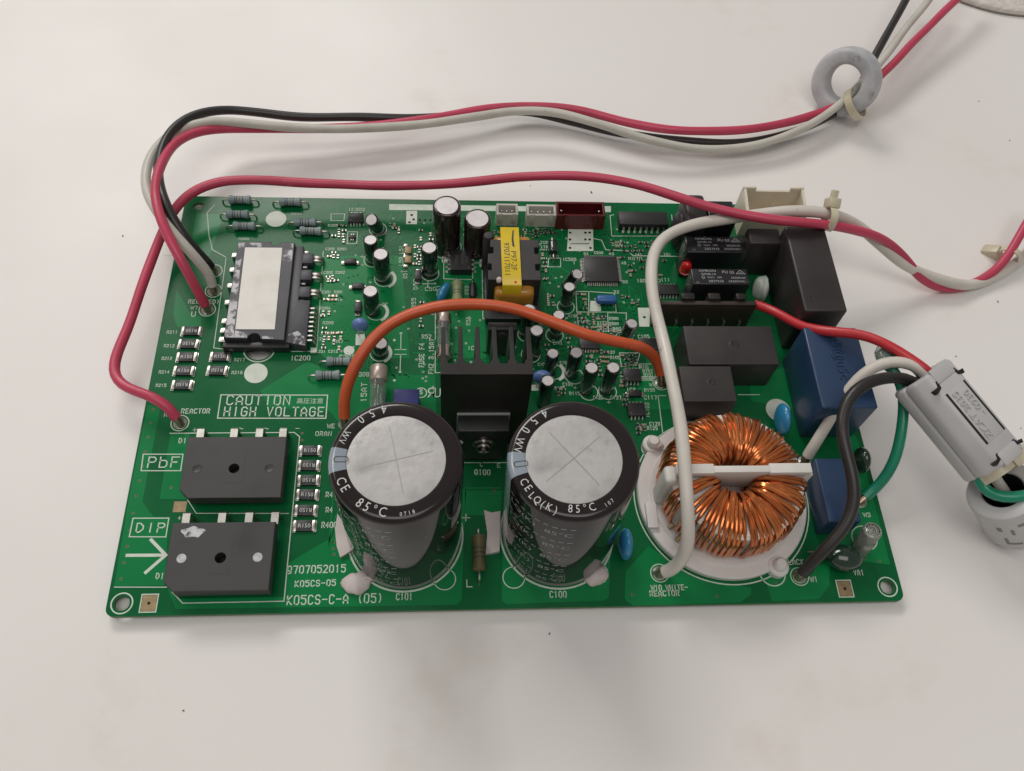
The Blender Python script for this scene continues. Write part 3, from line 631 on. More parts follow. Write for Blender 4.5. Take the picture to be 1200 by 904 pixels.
def rrect(x0, y0, x1, y1, r, n=5):
    o = []
    for cx, cy, a in ((x1 - r, y1 - r, 0), (x0 + r, y1 - r, 90), (x0 + r, y0 + r, 180), (x1 - r, y0 + r, 270)):
        o += [(cx + r * math.cos(math.radians(a + 90 * k / n)), cy + r * math.sin(math.radians(a + 90 * k / n))) for k in range(n + 1)]
    return o

# ---- the two large electrolytic capacitors
def ring_text(mb, sx, R_, a0, da, h, z, mi=0):
    for i, ch in enumerate(sx):
        if ch == ' ': continue
        a = math.radians(a0 + da * i); ex = Vector((-math.sin(a), math.cos(a))); ey = Vector((-math.cos(a), -math.sin(a)))
        c = Vector((R_ * math.cos(a), R_ * math.sin(a)))
        flat_text(mb, ch, (0, 0), h, z, mi=mi, wide=.82, fn=lambda x, y: (c.x + ex.x * x + ey.x * y, c.y + ex.y * x + ey.y * y, z))
def big_cap(loc, tilt, stripe, texts, side_a, label, score_rot, seed):
    h, r = 58.0, 17.7
    prof = [(r - .6, 0.0), (r - .1, .6), (r, 1.5), (r, 30), (r, h - 2.0)]
    for t in range(15, 91, 15): prof.append((r - 2.0 + 2.0 * math.cos(math.radians(t)), h - 2.0 + 2.0 * math.sin(math.radians(t))))
    prof += [(14.0, h + .05), (13.2, h + .02), (12.9, h - .25), (12.8, h - .6)]
    top_i = 4
    def mf(a, i):
        if a is None: return 0
        d = (math.degrees(a) - stripe + 180) % 360 - 180
        if abs(d) < 12.5: return 1
        return 0 if i >= top_i else 2
    b = MB(); b.lathe(prof, 144, mfn=mf, cap1=False)
    o = part('electrolytic_capacitor', b, ['sleeve', 'sleeve_stripe', 'sleeve_side'], loc, tilt, label=label, angle=30)
    b = MB(); n = 64; pr = [(0.01, h - .42), (4, h - .40), (8, h - .38), (12.0, h - .36), (12.95, h - .42)]
    b.lathe(pr, n, cap1=False); part('aluminium_top', b, 'alu', parent=o)
    b = MB()
    for q in (score_rot, score_rot + 88):
        c_, s_ = math.cos(math.radians(q)), math.sin(math.radians(q))
        b.ribbon([(-9.8 * c_, -9.8 * s_), (-3 * c_, -3 * s_), (3 * c_, 3 * s_), (9.8 * c_, 9.8 * s_)], .26, h - .345 + .005 * (q != score_rot))
    part('vent_score', b, 'alu_score', parent=o, smooth=False)
    b = MB(); zt = h + .09
    for (sx, R_, a0, da, hh) in texts: ring_text(b, sx, R_, a0, da, hh, zt)
    # minus mark on the stripe
    pts = []
    for k in range(24):
        t = 2 * PI * k / 24; x = (1.5 if math.cos(t) > 0 else -1.5) + .75 * math.cos(t); y = .75 * math.sin(t); a = math.radians(stripe)
        pts.append((14.2 * math.cos(a) + x * .8 * math.cos(a) - y * math.sin(a), 14.2 * math.sin(a) + x * .8 * math.sin(a) + y * math.cos(a)))
    b.ribbon(pts, .2, zt + .01, 1, closed=True)
    part('printed_ratings', b, ['print_white', 'print_black'], parent=o, smooth=False)
    b = MB(); rr = r + .04
    def wrap(a0, z0): return lambda x, y: (rr * math.cos(a0 + x / rr), rr * math.sin(a0 + x / rr), z0 + y)
    for j, zz in enumerate((51, 41, 31, 21, 11)):
        a0 = math.radians(side_a)
        flat_text(b, 'LQ(K)', (0, 0), 2.5, 0, fn=wrap(a0, zz - 3.6), wide=1.1); flat_text(b, '85°C', (0, 0), 2.5, 0, fn=wrap(a0 + .66, zz - 4.0), wide=1.1)
        for k in range(9):
            x0 = a0 - .3 + k * .14
            vs = [wrap(x0, zz)(0, 0), wrap(x0 + .085, zz)(0, 0), wrap(x0 + .085, zz)(0, .5), wrap(x0, zz)(0, .5)]; b.add(vs, [[0, 1, 2, 3]])
    part('printed_side_text', b, 'print_dim', parent=o, smooth=False)
    return o
T1 = [('450', 15.0, 104, 13, 2.5), ('WV', 15.1, 152, 8, 1.9), ('CE', 15.0, 204, 9, 2.5), ('85°C', 14.9, 234, 8.2, 2.6), ('0718', 15.4, 276, 4, 1.1)]
T2 = [('450', 15.0, 118, 14, 2.6), ('WV', 15.0, 161, 9, 2.2), ('CE', 15.0, 206, 8, 2.2), ('LQ(K)', 15.6, 222, 6.6, 2.1), ('85°C', 14.4, 262, 7.5, 2.2), ('107', 15.3, 298, 4, 1.1)]
big_cap((88.4, 24.0, 0), (0, 0, 0), 180, T1, 214, 'large black electrolytic capacitor beside the R150 chip resistors', 14, 1)
big_cap((136.9, 24.0, 0), (0, math.radians(-1.8), 0), 186, T2, 218, 'large black electrolytic capacitor beside the copper wound choke', 40, 2)

# ---- small electrolytic capacitors
_EC = {}
def ecap(t, r, style='small_sleeve', base=None, spin=0.0, label=None):
    h = t[2]; bx, by = (t[0], t[1]) if base is None else base[:2]
    key = (round(r, 1), round(h), style)
    d = Vector((t[0] - bx, t[1] - by, h)); L = d.length
    if key not in _EC:
        b = MB(); L0 = L; e = .14 * r + .2
        prof = [(r * .9, 0), (r, .35), (r, 1.0), (r * .94, 1.35), (r, 1.7), (r, L0 - e)]
        for q in (30, 60, 90): prof.append((r - e + e * math.cos(math.radians(q)), L0 - e + e * math.sin(math.radians(q))))
        prof += [(r * .80, L0), (r * .78, L0 - .2)]
        b.lathe(prof, 40, mfn=lambda a, i: 1 if (a is not None and abs(a - PI) < .42 and 4 <= i <= 6) else 0, cap1=False)
        m1 = b.mesh('capacitor_sleeve', [style, 'print_dim'])
        b = MB(); b.disc((0, 0), r * .79, L0 - .10, 28); b.ribbon([(-r * .6, 0), (r * .6, 0)], .1, L0 - .085, 1); b.ribbon([(0, -r * .6), (0, r * .6)], .1, L0 - .08, 1)
        _EC[key] = (m1, b.mesh('capacitor_top', ['alu_small', 'alu'], smooth=False))
    q = d.to_track_quat('Z', 'Y').to_matrix() @ Matrix.Rotation(spin, 3, 'Z')
    o = part('small_capacitor', _EC[key][0], None, (bx, by, 0), q, label)
    obj('aluminium_top', _EC[key][1], o)
    return o
ecap((101.6, 140.7, 23.5), 5.15, 'brown_sleeve', spin=.6, label='tallest brown sleeved capacitor at the rear edge')
ecap((112.9, 139.0, 18.7), 4.95, 'brown_sleeve', spin=2.1, label='brown sleeved capacitor beside the yellow taped transformer')
ecap((95.2, 127.8, 15.5), 3.05, spin=.3, label='black capacitor beside the eight pin chip')
ecap((73.3, 144.2, 11.0), 2.6, base=(75.3, 148.3), spin=1.0, label='small capacitor leaning over beside the rear small chip')
ecap((73.6, 133.5, 12.5), 2.7, spin=.3); ecap((77.8, 125.0, 15.0), 3.0, spin=.8); ecap((74.6, 110.1, 13.0), 2.9, spin=.2)
ecap((78.6, 91.5, 8.0), 2.7, base=(77.7, 92.2), spin=2.0, label='small capacitor beneath the orange wire')
ecap((149.7, 120.6, 10.0), 2.45, base=(146.9, 122.1), spin=.8, label='small capacitor leaning against the square microcontroller')
ecap((145.8, 113.0, 12.5), 2.35, spin=.2); ecap((141.1, 100.3, 13.0), 2.35, spin=.9); ecap((167.6, 98.5, 10.5), 2.4, base=(166.4, 98.4), spin=.4)
ecap((138.0, 84.6, 12.5), 2.3, spin=.4); ecap((145.8, 83.5, 15.0), 2.5, spin=.1); ecap((150.4, 76.8, 16.0), 2.5, spin=1.2); ecap((157.8, 76.9, 16.0), 2.5, spin=.5)
ecap((135.1, 71.5, 16.5), 2.4, spin=.3, label='small capacitor in front of the violet disc capacitor')
ecap((130.2, 100.7, 16.5), 2.5, spin=.3); ecap((132.5, 91.8, 16.0), 2.6, spin=.7, label='small capacitor beside the heatsink fins')

# ---- axial resistors and diodes
_AX = {}
def axial(c, L, r, style, rot=0.0, z=2.0, bands=(), label=None, name='axial_resistor', dumb=True):
    key = (L, r, style, tuple(bands), z)
    if key not in _AX:
        b = MB(); e = r * 1.0 if dumb else r * .92; w = r * .86 if dumb else r
        prof = [(.3, -L / 2), (e * .75, -L / 2 + .12), (e, -L / 2 + .5), (e, -L / 2 + L * .16), (w, -L / 2 + L * .24)]
        n0 = 12
        for k in range(1, n0): prof.append((w, -L / 2 + L * (.24 + .52 * k / n0)))
        prof += [(w, L / 2 - L * .24), (e, L / 2 - L * .16), (e, L / 2 - .5), (e * .75, L / 2 - .12), (.3, L / 2)]
        def mf(a, i): return 1 if (i - 4) in bands else (2 if (i - 4) - 100 in bands else (2 if -(i - 4) in bands and i > 4 else 0))
        b.lathe(prof, 20, mfn=mf, xf=Matrix.Rotation(PI / 2, 4, 'Y'))
        m1 = b.mesh(name, [style, 'resistor_band', 'resistor_band_warm'])
        b = MB(); q = L / 2
        b.tube(soften(smooth_path([(q - .2, 0, 0), (q + 1.6, 0, 0), (q + 2.4, 0, -.7), (q + 2.5, 0, -z - 1)], 1.2), 1), .34, 8)
        m2 = b.mesh('lead', 'tin')
        _AX[key] = (m1, m2)
    o = part(name, _AX[key][0], None, (c[0], c[1], z), rot, label)
    obj('lead', _AX[key][1], o); obj('lead', _AX[key][1], o, rot=PI)
    return o
GB = (1, 3, -6, 9)
for c, rz in (((21.4, 160.9), 0), ((40.7, 160.2), 0), ((21.4, 153.6), 0), ((24.5, 147.9), 0), ((47.3, 150.1), .03), ((49.7, 145.8), -.02)):
    axial(c, 8.6, 1.75, 'resistor_grey', rz, 2.0, GB, 'grey banded axial resistor in the rear corner')
for c, rz in (((63.8, 87.6), 0), ((60.4, 82.0), .02)): axial(c, 8.8, 1.75, 'resistor_grey', rz, 2.0, GB, 'grey banded axial resistor beside the fuse')
axial((111.5, 16.4, 4.5), 11.5, 2.1, 'resistor_olive', PI / 2, 4.5, (2, 5, 8), 'olive resistor standing between the two large capacitors')
axial((105.4, 116.4, 3.5), 9.5, 2.2, 'resistor_green', PI / 2, 3.5, (3, 6), 'pale green resistor beyond the orange wire')
axial((111.2, 118.3, 2.0), 7.0, 1.4, 'epoxy_dark', PI / 2, 2.0, (), 'black axial diode beyond the orange wire', 'diode', False)
axial((142.4, 138.8, 2.6), 6.5, 1.9, 'dark_green', PI / 2, 2.6, (), 'dark glassy diode behind the square microcontroller', 'diode', False)

# ---- chip resistors
b = MB(); b.box(-2.45, -1.75, 0, 2.45, 1.75, 1.0, .1); cr_body = b.mesh('chip_resistor', 'epoxy_dark')
b = MB(); b.box(2.4, -1.8, 0, 3.5, 1.8, 1.04, .15); b.prism([(2.7, -1.9), (3.8, -1.9), (3.8, 1.9), (2.7, 1.9)], 0, .22, .08); cr_end = b.mesh('terminal', 'solder')
b = MB(); flat_text(b, 'R150', (0, 0), 1.35, 1.03); cr_txt = b.mesh('printed_code', 'print_white', smooth=False)
def chipres(c, flip, label):
    o = part('chip_resistor', cr_body, None, (c[0], c[1], .05), random.uniform(-.03, .03), label)
    obj('terminal', cr_end, o); obj('terminal', cr_end, o, rot=PI); obj('printed_code', cr_txt, o, rot=PI if flip else 0)
LA = 'R150 chip resistor in the pair of columns beside the power module'; LB = 'R150 chip resistor in the column beside the bridge rectifiers'
for c, f in (((11.2, 100.8), 1), ((10.9, 95.4), 1), ((11.1, 90.0), 0), ((10.9, 84.4), 0), ((11.2, 78.8), 1), ((22.5, 90.2), 0), ((22.2, 84.5), 1)): chipres(c, f, LA)
for c, f in (((56.3, 53.7), 0), ((56.3, 48.3), 1), ((56.6, 43.0), 1), ((56.6, 38.0), 0), ((56.5, 32.6), 1), ((56.5, 27.4), 0)): chipres(c, f, LB)

# ---- bridge rectifiers
def bridge(x0, y0, x1, y1, z0, z1, label, pins, extra):
    ch = 3.0
    outer = [(x0 + ch, y0), (x1, y0), (x1, y1), (x0, y1), (x0, y0 + ch)]
    hc = ((x0 + x1) / 2 + .2, (y0 + y1) / 2 - .6)
    o = part('bridge_rectifier', outline_mesh('bridge_rectifier', outer, [ring_pts(hc, 1.65)], z0, z1, 'epoxy', .25), None, label=label)
    # lower face seen through the hole
    b = MB(); b.disc(hc, 1.7, z0 - .02, 24); part('fixing_hole', b, 'hole_dark', parent=o, smooth=False)
    w = 3.1
    m = outline_mesh('sunk_panel', rrect(hc[0] - w, hc[1] - 5.0, hc[0] + w, hc[1] + 6.0, .6), [ring_pts(hc, 1.7)], z1 + .015, z1 + .05, 'epoxy'); part('moulded_panel', m, None, parent=o)
    for dx in (-11.4, 11.0):
        b = MB(); b.lathe([(0.01, z1 + .01), (1.3, z1 + .02), (1.4, z1 + .06), (1.45, z1 + .0)], 24, xf=Matrix.Translation((hc[0] + dx, hc[1], 0)), cap1=False)
        part('ejector_mark', b, extra, parent=o)
    for px in pins:
        b = MB()
        # flat lead: out of the rear face, up a little, then down into the board
        prof = [(y1 - .2, z1 - 1.5), (y1 + 3.6, z1 - 1.5), (y1 + 4.4, z1 - 2.3), (y1 + 4.4, -.5), (y1 + 3.6, -.5), (y1 + 3.6, z1 - 2.3), (y1 - .2, z1 - 2.3)]
        vs = [(px - 1.15, y, z) for y, z in prof] + [(px + 1.15, y, z) for y, z in prof]; n = len(prof)
        fs = [list(range(n))[::-1], [n + k for k in range(n)]] + [[k, (k + 1) % n, n + (k + 1) % n, n + k] for k in range(n)]
        b.add(vs, fs); part('lead', b, 'tin', parent=o, smooth=False)
    return o, hc
bridge(18.3, 34.2, 49.7, 55.4, 3.2, 8.0, 'black bridge rectifier beside the boxed PbF mark', (21.6, 32.3, 40.4, 48.0), 'epoxy_dark')
o2, hc2 = bridge(18.0, 4.8, 48.9, 26.2, 3.2, 8.0, 'black bridge rectifier with pale dots beside the printed arrow', (21.3, 32.1, 40.3, 48.2), 'paste_smear')
rs = random.Random(4)
b = MB(); b.sheet([(hc2[0] - 9.2 + (3.4 + .5 * math.sin(3 * t)) * math.cos(t), hc2[1] + 8.2 + (1.7 + .3 * math.sin(5 * t)) * math.sin(t)) for t in [2 * PI * k / 30 for k in range(30)]], 8.02); part('paste_smear', b, 'paste_film', parent=o2, smooth=False, label='ragged white smear of thermal paste')

# ---- power module
mx0, mx1, my0, my1, mz = 24.2, 45.0, 93.8, 137.0, 6.0
nc = (35.6, 94.7, 6.0)
def notch(cx, cy, r, up):
    return [(cx + r * math.cos(t), cy + r * math.sin(t)) for t in [(PI - PI * k / 10) if up else (-PI * k / 10) for k in range(11)]]
outer = [(mx0, my0 + .8)] + notch(34.6, my0 + .6, 2.2, True) + [(mx1, my0), (mx1, my1)] + notch(38.0, my1 + .2, 1.7, False) + [(mx0, my1)]
mod = part('power_module', outline_mesh('power_module', outer, [], 1.4, mz, 'module_black', .2), None, label='black power module with a white thermal pad')
b = MB(); b.box(mx0 - .6, my0 - 1.7, .6, mx1 + 1.5, my0 + .4, 3.9, .2); part('body_ledge', b, 'epoxy_dark', parent=mod)
b = MB(); b.prism([(mx1 - .1, my0 + .2), (52.4, my0 - 1.6), (52.4, 111.8), (48.2, 111.8), (48.2, my1 - .6), (mx1 - .1, my1 - .6)], .8, 4.6, .2); part('body_step', b, 'module_black', parent=mod)
for y in (113.4, 121.0, 128.6):
    b = MB(); b.box(48.0, y, 1.0, 52.0, y + 4.6, 4.5, .25); part('barrier', b, 'module_black', parent=mod)
for y in (112.4, 120.2, 127.8, 134.6):
    b = MB(); b.box(47.9, y - .6, 1.6, 50.0, y + .6, 3.4, .2); part('pin', b, 'tin', parent=mod)
b = MB(); b.prism([(27.2, 134.2, 6.0)[:2], (40.7, 134.2, 6.0)[:2], (41.4, 98.1, 6.0)[:2], (27.9, 98.1, 6.0)[:2]], mz, mz + .22, .06, only_top=True); part('thermal_pad', b, 'thermal_paste', parent=mod)
def smear(pts, z, m, parent):
    b = MB(); b.sheet(pts, z); part('paste_smear', b, m, parent=parent, smooth=False, label='ragged white thermal paste smear')
smear([(mx0 + .3, my0 + 1.2), (27.6, my0 + 1.0), (27.2, 110), (26.4, 124), (mx0 + .3, 124)], mz + .015, 'paste_film', mod)
smear([(mx0 + .3, 124.2), (26.2, 124.2), (27.0, 136.6), (mx0 + .3, 136.6)], mz + .015, 'paste_film_thin', mod)
smear([(41.0, 129.0), (mx1 - .4, 127), (mx1 - .4, 136.6), (40.6, 136.6)], mz + .015, 'paste_film', mod)
smear([(27.3, 134.4), (33.0, 134.4), (33.0, 136.6), (27.3, 136.6)], mz + .015, 'paste_film_thin', mod)
smear([(27.8, my0 + 1.0), (32.2, my0 + 1.0), (32.0, my0 + 2.8), (27.8, my0 + 4.0)], mz + .015, 'paste_film', mod)
smear([(37.4, my0 + .5), (mx1 - .4, my0 + .5), (mx1 - .4, my0 + 2.0), (37.4, my0 + 1.6)], mz + .015, 'paste_film_thin', mod)
smear([(45.4, 93.9), (52.0, 92.6), (52.0, 100), (46.0, 97.0)], 4.615, 'paste_film_thin', mod)
b = MB(); b.box(0, -1.0, 1.8, 2.6, 1.0, 2.5, .12); b.box(-.1, -.75, -.6, .7, .75, 2.4, .1); lp = b.mesh('pin', 'tin')
for y in (96.3, 100.1, 104.1, 112.2, 119.6, 126.8, 133.6): obj('pin', lp, mod, (mx0 - 2.5, y, 0))
b = MB(); b.tube([(0, 0, 3.0), (1.6, 0, 3.0), (2.2, 0, 2.5), (2.4, 0, -.4)], .48, 8); rp = b.mesh('pin', 'tin')
for k in range(8): obj('pin', rp, mod, (52.3, 95.6 + k * 1.95, 0))
b = MB(); b.tube(smooth_path([(0, 0, 2.6), (1.8, 0, 2.8), (3.2, 0, 2.0), (3.5, 0, -.3)], 1.5), .75, 8); b.tube(smooth_path([(0, -1.6, 2.6), (1.8, -1.6, 2.8), (3.2, -1.6, 2.0), (3.5, -1.6, -.3)], 1.5), .6, 8); bp = b.mesh('pin', 'tin')
for y in (117.2, 124.8, 132.6): obj('pin', bp, mod, (51.6, y, 0))
b = MB(); b.box(53.4, 92.0, 0, 55.6, 94.0, .8, .1); part('pin_marker', b, 'silk_bright', parent=mod)

# ---- integrated circuits
def pins_row(b, n, x0, dx, y, s, z, w, reach, mi=0):
    for k in range(n):
        x = x0 + k * dx
        b.box(x - w / 2, min(y, y + s * reach * .45), z - .12, x + w / 2, max(y, y + s * reach * .45), z + .12, 0, mi)
        b.box(x - w / 2, min(y + s * reach * .40, y + s * reach * .55), .06, x + w / 2, max(y + s * reach * .40, y + s * reach * .55), z + .11, 0, mi)
        b.box(x - w / 2, min(y + s * reach * .5, y + s * reach), .05, x + w / 2, max(y + s * reach * .5, y + s * reach), .28, 0, mi)
def ic(c, lx, ly, h, n, label, rot=0.0, w=.45, reach=1.2, four=False, txt=None, z0=.2, style='epoxy_dark'):
    b = MB(); b.box(-lx / 2, -ly / 2, z0, lx / 2, ly / 2, h, .18)
    o = part('integrated_circuit', b, style, (c[0], c[1], 0), rot, label)
    b = MB(); dx = (lx - 1.0) / n
    for s in (-1, 1): pins_row(b, n, -lx / 2 + .5 + dx / 2, dx, s * ly / 2, s, h * .5, w, reach)
    if four:
        q = MB(); dy = (ly - 1.0) / n
        for s in (-1, 1): pins_row(q, n, -ly / 2 + .5 + dy / 2, dy, s * lx / 2, s, h * .5, w, reach)
        b.add([(-y, x, z) for x, y, z in q.v], q.f)
    part('pins', b, 'tin', parent=o, smooth=False, kind='stuff')
    b = MB(); b.lathe([(.01, h + .005), (.35, h + .02), (.4, h + .0)], 12, xf=Matrix.Translation((-lx / 2 + 1.0, -ly / 2 + 1.0, 0)), cap1=False)
    if txt:
        for i, (sx, dy, hh) in enumerate(txt): flat_text(b, sx, (0, dy), hh, h + .03)
    part('surface_mark', b, 'chip_mark', parent=o, smooth=False)
    return o
ic((160.6, 129.5), 13.0, 12.0, 1.7, 16, 'square black microcontroller with fine pins on all sides', four=True, w=.36, reach=1.3)
ic((179.3, 153.1), 19.5, 6.6, 3.8, 8, 'long black sixteen pin chip at the rear edge', w=.9, reach=1.6)
ic((106.9, 131.7), 9.6, 8.0, 3.6, 4, 'black eight pin chip beside the brown capacitors', rot=PI / 2, w=1.0, reach=1.8, txt=(('P7060', 1.6, 1.3), ('A4030', -.4, 1.3), ('1820', -2.2, 1.2)))
ic((66.2, 153.3), 5.6, 4.6, 1.7, 4, 'small eight pin chip in the rear corner area'); ic((65.3, 144.4), 2.6, 1.8, 1.1, 2, 'tiny three legged transistor', reach=.8)
ic((184.8, 120.1), 9.5, 4.6, 1.7, 7, 'black chip beside the white looping wire'); ic((167.6, 82.4), 6.2, 5.0, 1.7, 4, 'small eight pin chip beside the boxed designators'); ic((167.6, 68.5), 6.2, 5.0, 1.7, 4, 'small eight pin chip nearest the large capacitor')
ic((153.2, 95.7), 7.0, 4.4, 1.6, 6, 'small chip beneath the orange wire'); ic((175.3, 95.4), 8.0, 5.0, 1.8, 4, 'black chip beside the white wire and orange wire end')
b = MB(); b.box(-2.2, -1.2, 0, 2.2, 1.2, 1.7, .25); d_body = b.mesh('chip_diode', 'epoxy_dark')
b = MB(); b.box(2.1, -.9, 0, 3.4, .9, .5, .1); d_end = b.mesh('terminal', 'solder')
for c, rz in (((65.3, 132.0), 0), ((68.8, 120.6), 0), ((69.2, 111.3), PI / 2), ((168.0, 75.0), 0), ((90.8, 125.9), PI / 2)):
    o = part('chip_diode', d_body, None, (c[0], c[1], .05), rz, 'small black surface mount diode'); obj('terminal', d_end, o); obj('terminal', d_end, o, rot=PI)
b = MB(); b.box(-1.3, -1.6, 0, 1.3, 1.6, 1.2, .2); l_b = b.mesh('chip_inductor', 'bare_copper')
for c in ((86.8, 138.0), (86.9, 133.5)): 
    o = part('chip_inductor', l_b, None, (c[0], c[1], .05), 0, 'square chip inductor'); obj('terminal', d_end, o, (-.8, 0, 0), PI / 2); obj('terminal', d_end, o, (-.8, 0, 0), -PI / 2)
# hundreds of tiny surface mount chips, two or three pixels each
b = MB(); rc = random.Random(23)
def tiny(x, y, rot):
    l, w = (1.6, .85); ca, sa = (1, 0) if not rot else (0, 1)
    xf = Matrix.Translation((x, y, .05)) @ Matrix.Rotation(PI / 2 if rot else 0, 4, 'Z')
    m = rc.choice((0, 0, 3)); b.box(-l / 2 + .3, -w / 2, 0, l / 2 - .3, w / 2, .5, 0, m, xf=xf)
    b.box(-l / 2, -w / 2, 0, -l / 2 + .32, w / 2, .52, 0, 1, xf=xf); b.box(l / 2 - .32, -w / 2, 0, l / 2, w / 2, .52, 0, 1, xf=xf)
def cluster(x0, y0, x1, y1, nx, ny, keep=.8):
    for i in range(nx):
        for j in range(ny):
            if rc.random() < keep: tiny(x0 + (x1 - x0) * (i + .5) / nx + rc.uniform(-.2, .2), y0 + (y1 - y0) * (j + .5) / ny + rc.uniform(-.2, .2), rc.random() < .35)
def cl(p, q, nx, ny, keep=.8): cluster(min(p[0], q[0]), min(p[1], q[1]), max(p[0], q[0]), max(p[1], q[1]), nx, ny, keep)
cl((150.6, 119.4), (154.1, 110.8), 2, 4); cl((149.9, 110.4), (158.5, 98.3), 5, 6, .75); cl((164.2, 92.1), (170.5, 86.7), 4, 3, .85); cl((167.0, 63.5), (170.5, 59.2), 3, 3); cl((162.8, 84.5), (165.2, 77.5), 2, 4); cl((151.5, 93.9), (160.0, 87.4), 5, 3, .8)
cl((164.7, 144.6), (185.8, 138.1), 9, 3, .8); cl((175.7, 136.3), (189.5, 125.8), 6, 3, .6); cl((56.4, 137.6), (61.1, 134.0), 3, 2); cl((56.5, 126.3), (61.4, 122.8), 3, 2); cl((56.5, 117.4), (61.3, 114.3), 3, 2); cl((55.8, 109.7), (59.6, 107.1), 2, 2); cl((56.8, 103.8), (64.4, 92.9), 4, 5, .7)
cl((57.1, 151.4), (62.9, 141.4), 3, 4, .6); cl((78.4, 151.8), (83.9, 146.3), 3, 3, .7); cl((88.6, 141.0), (92.0, 131.1), 2, 5, .7); cl((90.4, 149.4), (96.4, 142.7), 3, 3, .6); cl((138.1, 140.0), (139.9, 124.4), 2, 8, .7); cl((138.9, 118.5), (141.7, 112.6), 2, 3); cl((143.3, 106.5), (146.4, 97.5), 2, 4, .6); cl((119.1, 149.9), (147.3, 146.9), 14, 2, .7); cl((108.4, 152.3), (109.6, 140.4), 1, 5)
cl((164.9, 118.7), (174.1, 112.9), 5, 2, .4); cl((90.9, 115.3), (93.6, 102.5), 1, 5, .8); cl((159.0, 104.3), (168.6, 98.4), 5, 3, .5); cl((139.6, 77.9), (143.6, 74.7), 2, 2)
cl((157.5, 108.9), (160.6, 100.6), 2, 5, .7); cl((145.1, 95.7), (146.9, 86.6), 1, 4, .7); cl((155.9, 90.3), (156.6, 77.5), 1, 6, .7); cl((163.4, 77.8), (165.0, 69.9), 2, 4, .7); cl((137.6, 96.8), (138.0, 83.1), 1, 5, .7); cl((167.4, 137.0), (170.5, 134.6), 2, 1); cl((171.3, 132.9), (174.3, 126.4), 2, 3, .6); cl((127.0, 146.6), (137.7, 145.1), 6, 1, .7); cl((96.4, 152.1), (97.7, 142.3), 1, 4, .6)
part('surface_mount_chips', b, ['epoxy_dark', 'tin', 'silk', 'bare_copper'], smooth=False, kind='stuff', label='dozens of tiny surface mount chips between the larger parts')

# ---- fuses
def fuse(c0, c1, r, z, label, clips):
    v = Vector((c1[0] - c0[0], c1[1] - c0[1], 0)); L = v.length; rz = math.atan2(v.y, v.x)
    R90 = Matrix.Rotation(PI / 2, 4, 'Y'); k = L * .24
    b = MB(); b.lathe([(r * .9, k - .6), (r * .9, L - k + .6)], 24, xf=R90, cap0=False, cap1=False); b.lathe([(r * .76, L - k + .6), (r * .76, k - .6)], 24, xf=R90, cap0=False, cap1=False)
    o = part('fuse', b, 'glass', (c0[0], c0[1], z), rz, label)
    for a0, a1 in ((0, k), (L - k, L)):
        b = MB(); b.lathe([(r * .5, a0), (r * .92, a0 + .05), (r, a0 + .4), (r, a1 - .2), (r * .95, a1)], 24, xf=R90); part('end_cap', b, 'ceramic_cap', parent=o)
    b = MB(); b.tube([(k, 0, 0), (L / 2, .3, -.3), (L - k, 0, 0)], .16, 6); part('fuse_wire', b, 'tin', parent=o)
    if clips:
        for xx in (k * .5, L - k * .5):
            b = MB(); pr = [(r * 1.15 * math.cos(math.radians(t)), r * 1.15 * math.sin(math.radians(t))) for t in range(-230, 51, 20)]
            vs = [(xx - 1.4, p[0], p[1]) for p in pr] + [(xx + 1.4, p[0], p[1]) for p in pr]; n = len(pr); b.add(vs, [[i, i + 1, n + i + 1, n + i] for i in range(n - 1)])
            b.box(xx - 1.4, -r * .6, -z, xx + 1.4, r * .6, -r * 1.1, .1); part('clip', b, 'tin', parent=o)
    return o
fuse((100.5, 87.4, 4.5), (100.4, 106.2, 4.5), 2.5, 4.5, 'glass fuse in clips beside the heatsink', True)
fuse((78.6, 57.8, 7.0), (78.3, 82.1, 7.0), 3.1, 7, 'large glass fuse standing behind the capacitor by the caution print', False)
b = MB(); p = (83.5, 70.3, 7.0); q = (92.1, 70.3, 7.0); b.box(p[0], p[1] - 4, 0, q[0], p[1] + 3.4, 7, .4); part('film_capacitor', b, 'deep_blue', label='deep blue box capacitor half hidden behind the large capacitor')

# ---- disc and dipped parts
def dipped(c, r, style, label, rot=None, name='disc_capacitor', leads=((-1.2, 0), (1.2, 0)), jit=0.0):
    b = MB(); b.ell((0, 0, 0), r, 24, 14, jit=jit); o = part(name, b, style, c, rot, label)
    for dx, dy in leads:
        b = MB(); b.tube([(dx, dy, -r[2] * .6), (dx, dy, -c[2] - 1)], .32, 8); part('lead', b, 'tin', parent=o)
    return o
dipped((70.9, 100.2, 6.0), (3.0, 2.2, 3.4), 'violet_blue', 'violet blue dipped capacitor beside the power module pins')
dipped((134.3, 78.6, 6.5), (3.4, 2.2, 3.4), 'violet_blue', 'violet blue dipped capacitor beside the heatsink')
dipped((216.9, 61.9, 6.5), (2.3, 5.4, 5.6), 'blue_disc', 'light blue disc capacitor behind the copper choke', leads=((0, -2), (0, 2)))
dipped((157.6, 18.0, 6.0), (2.2, 5.0, 6.0), 'blue_disc', 'light blue disc capacitor between large capacitor and choke', leads=((0, -2), (0, 2)))
dipped((100.4, 116.4, 3.5), (1.7, 4.6, 3.2), 'blue_disc', 'slanting blue disc capacitor beyond the orange wire', rot=-.45, leads=((0, -2), (0, 2)))
dipped((241.3, 46.2, 6.0), (2.6, 4.4, 5.2), 'dark_green', 'dark green varistor at the side edge of the board', name='varistor', leads=((0, -2), (0, 2)))
o = dipped((228.1, 12.7, 5.0), (5.8, 4.3, 3.6), 'dark_green', 'dark green glossy varistor beside the printed VA1', rot=-.12, name='varistor', leads=((-3, 0), (3, 0)))
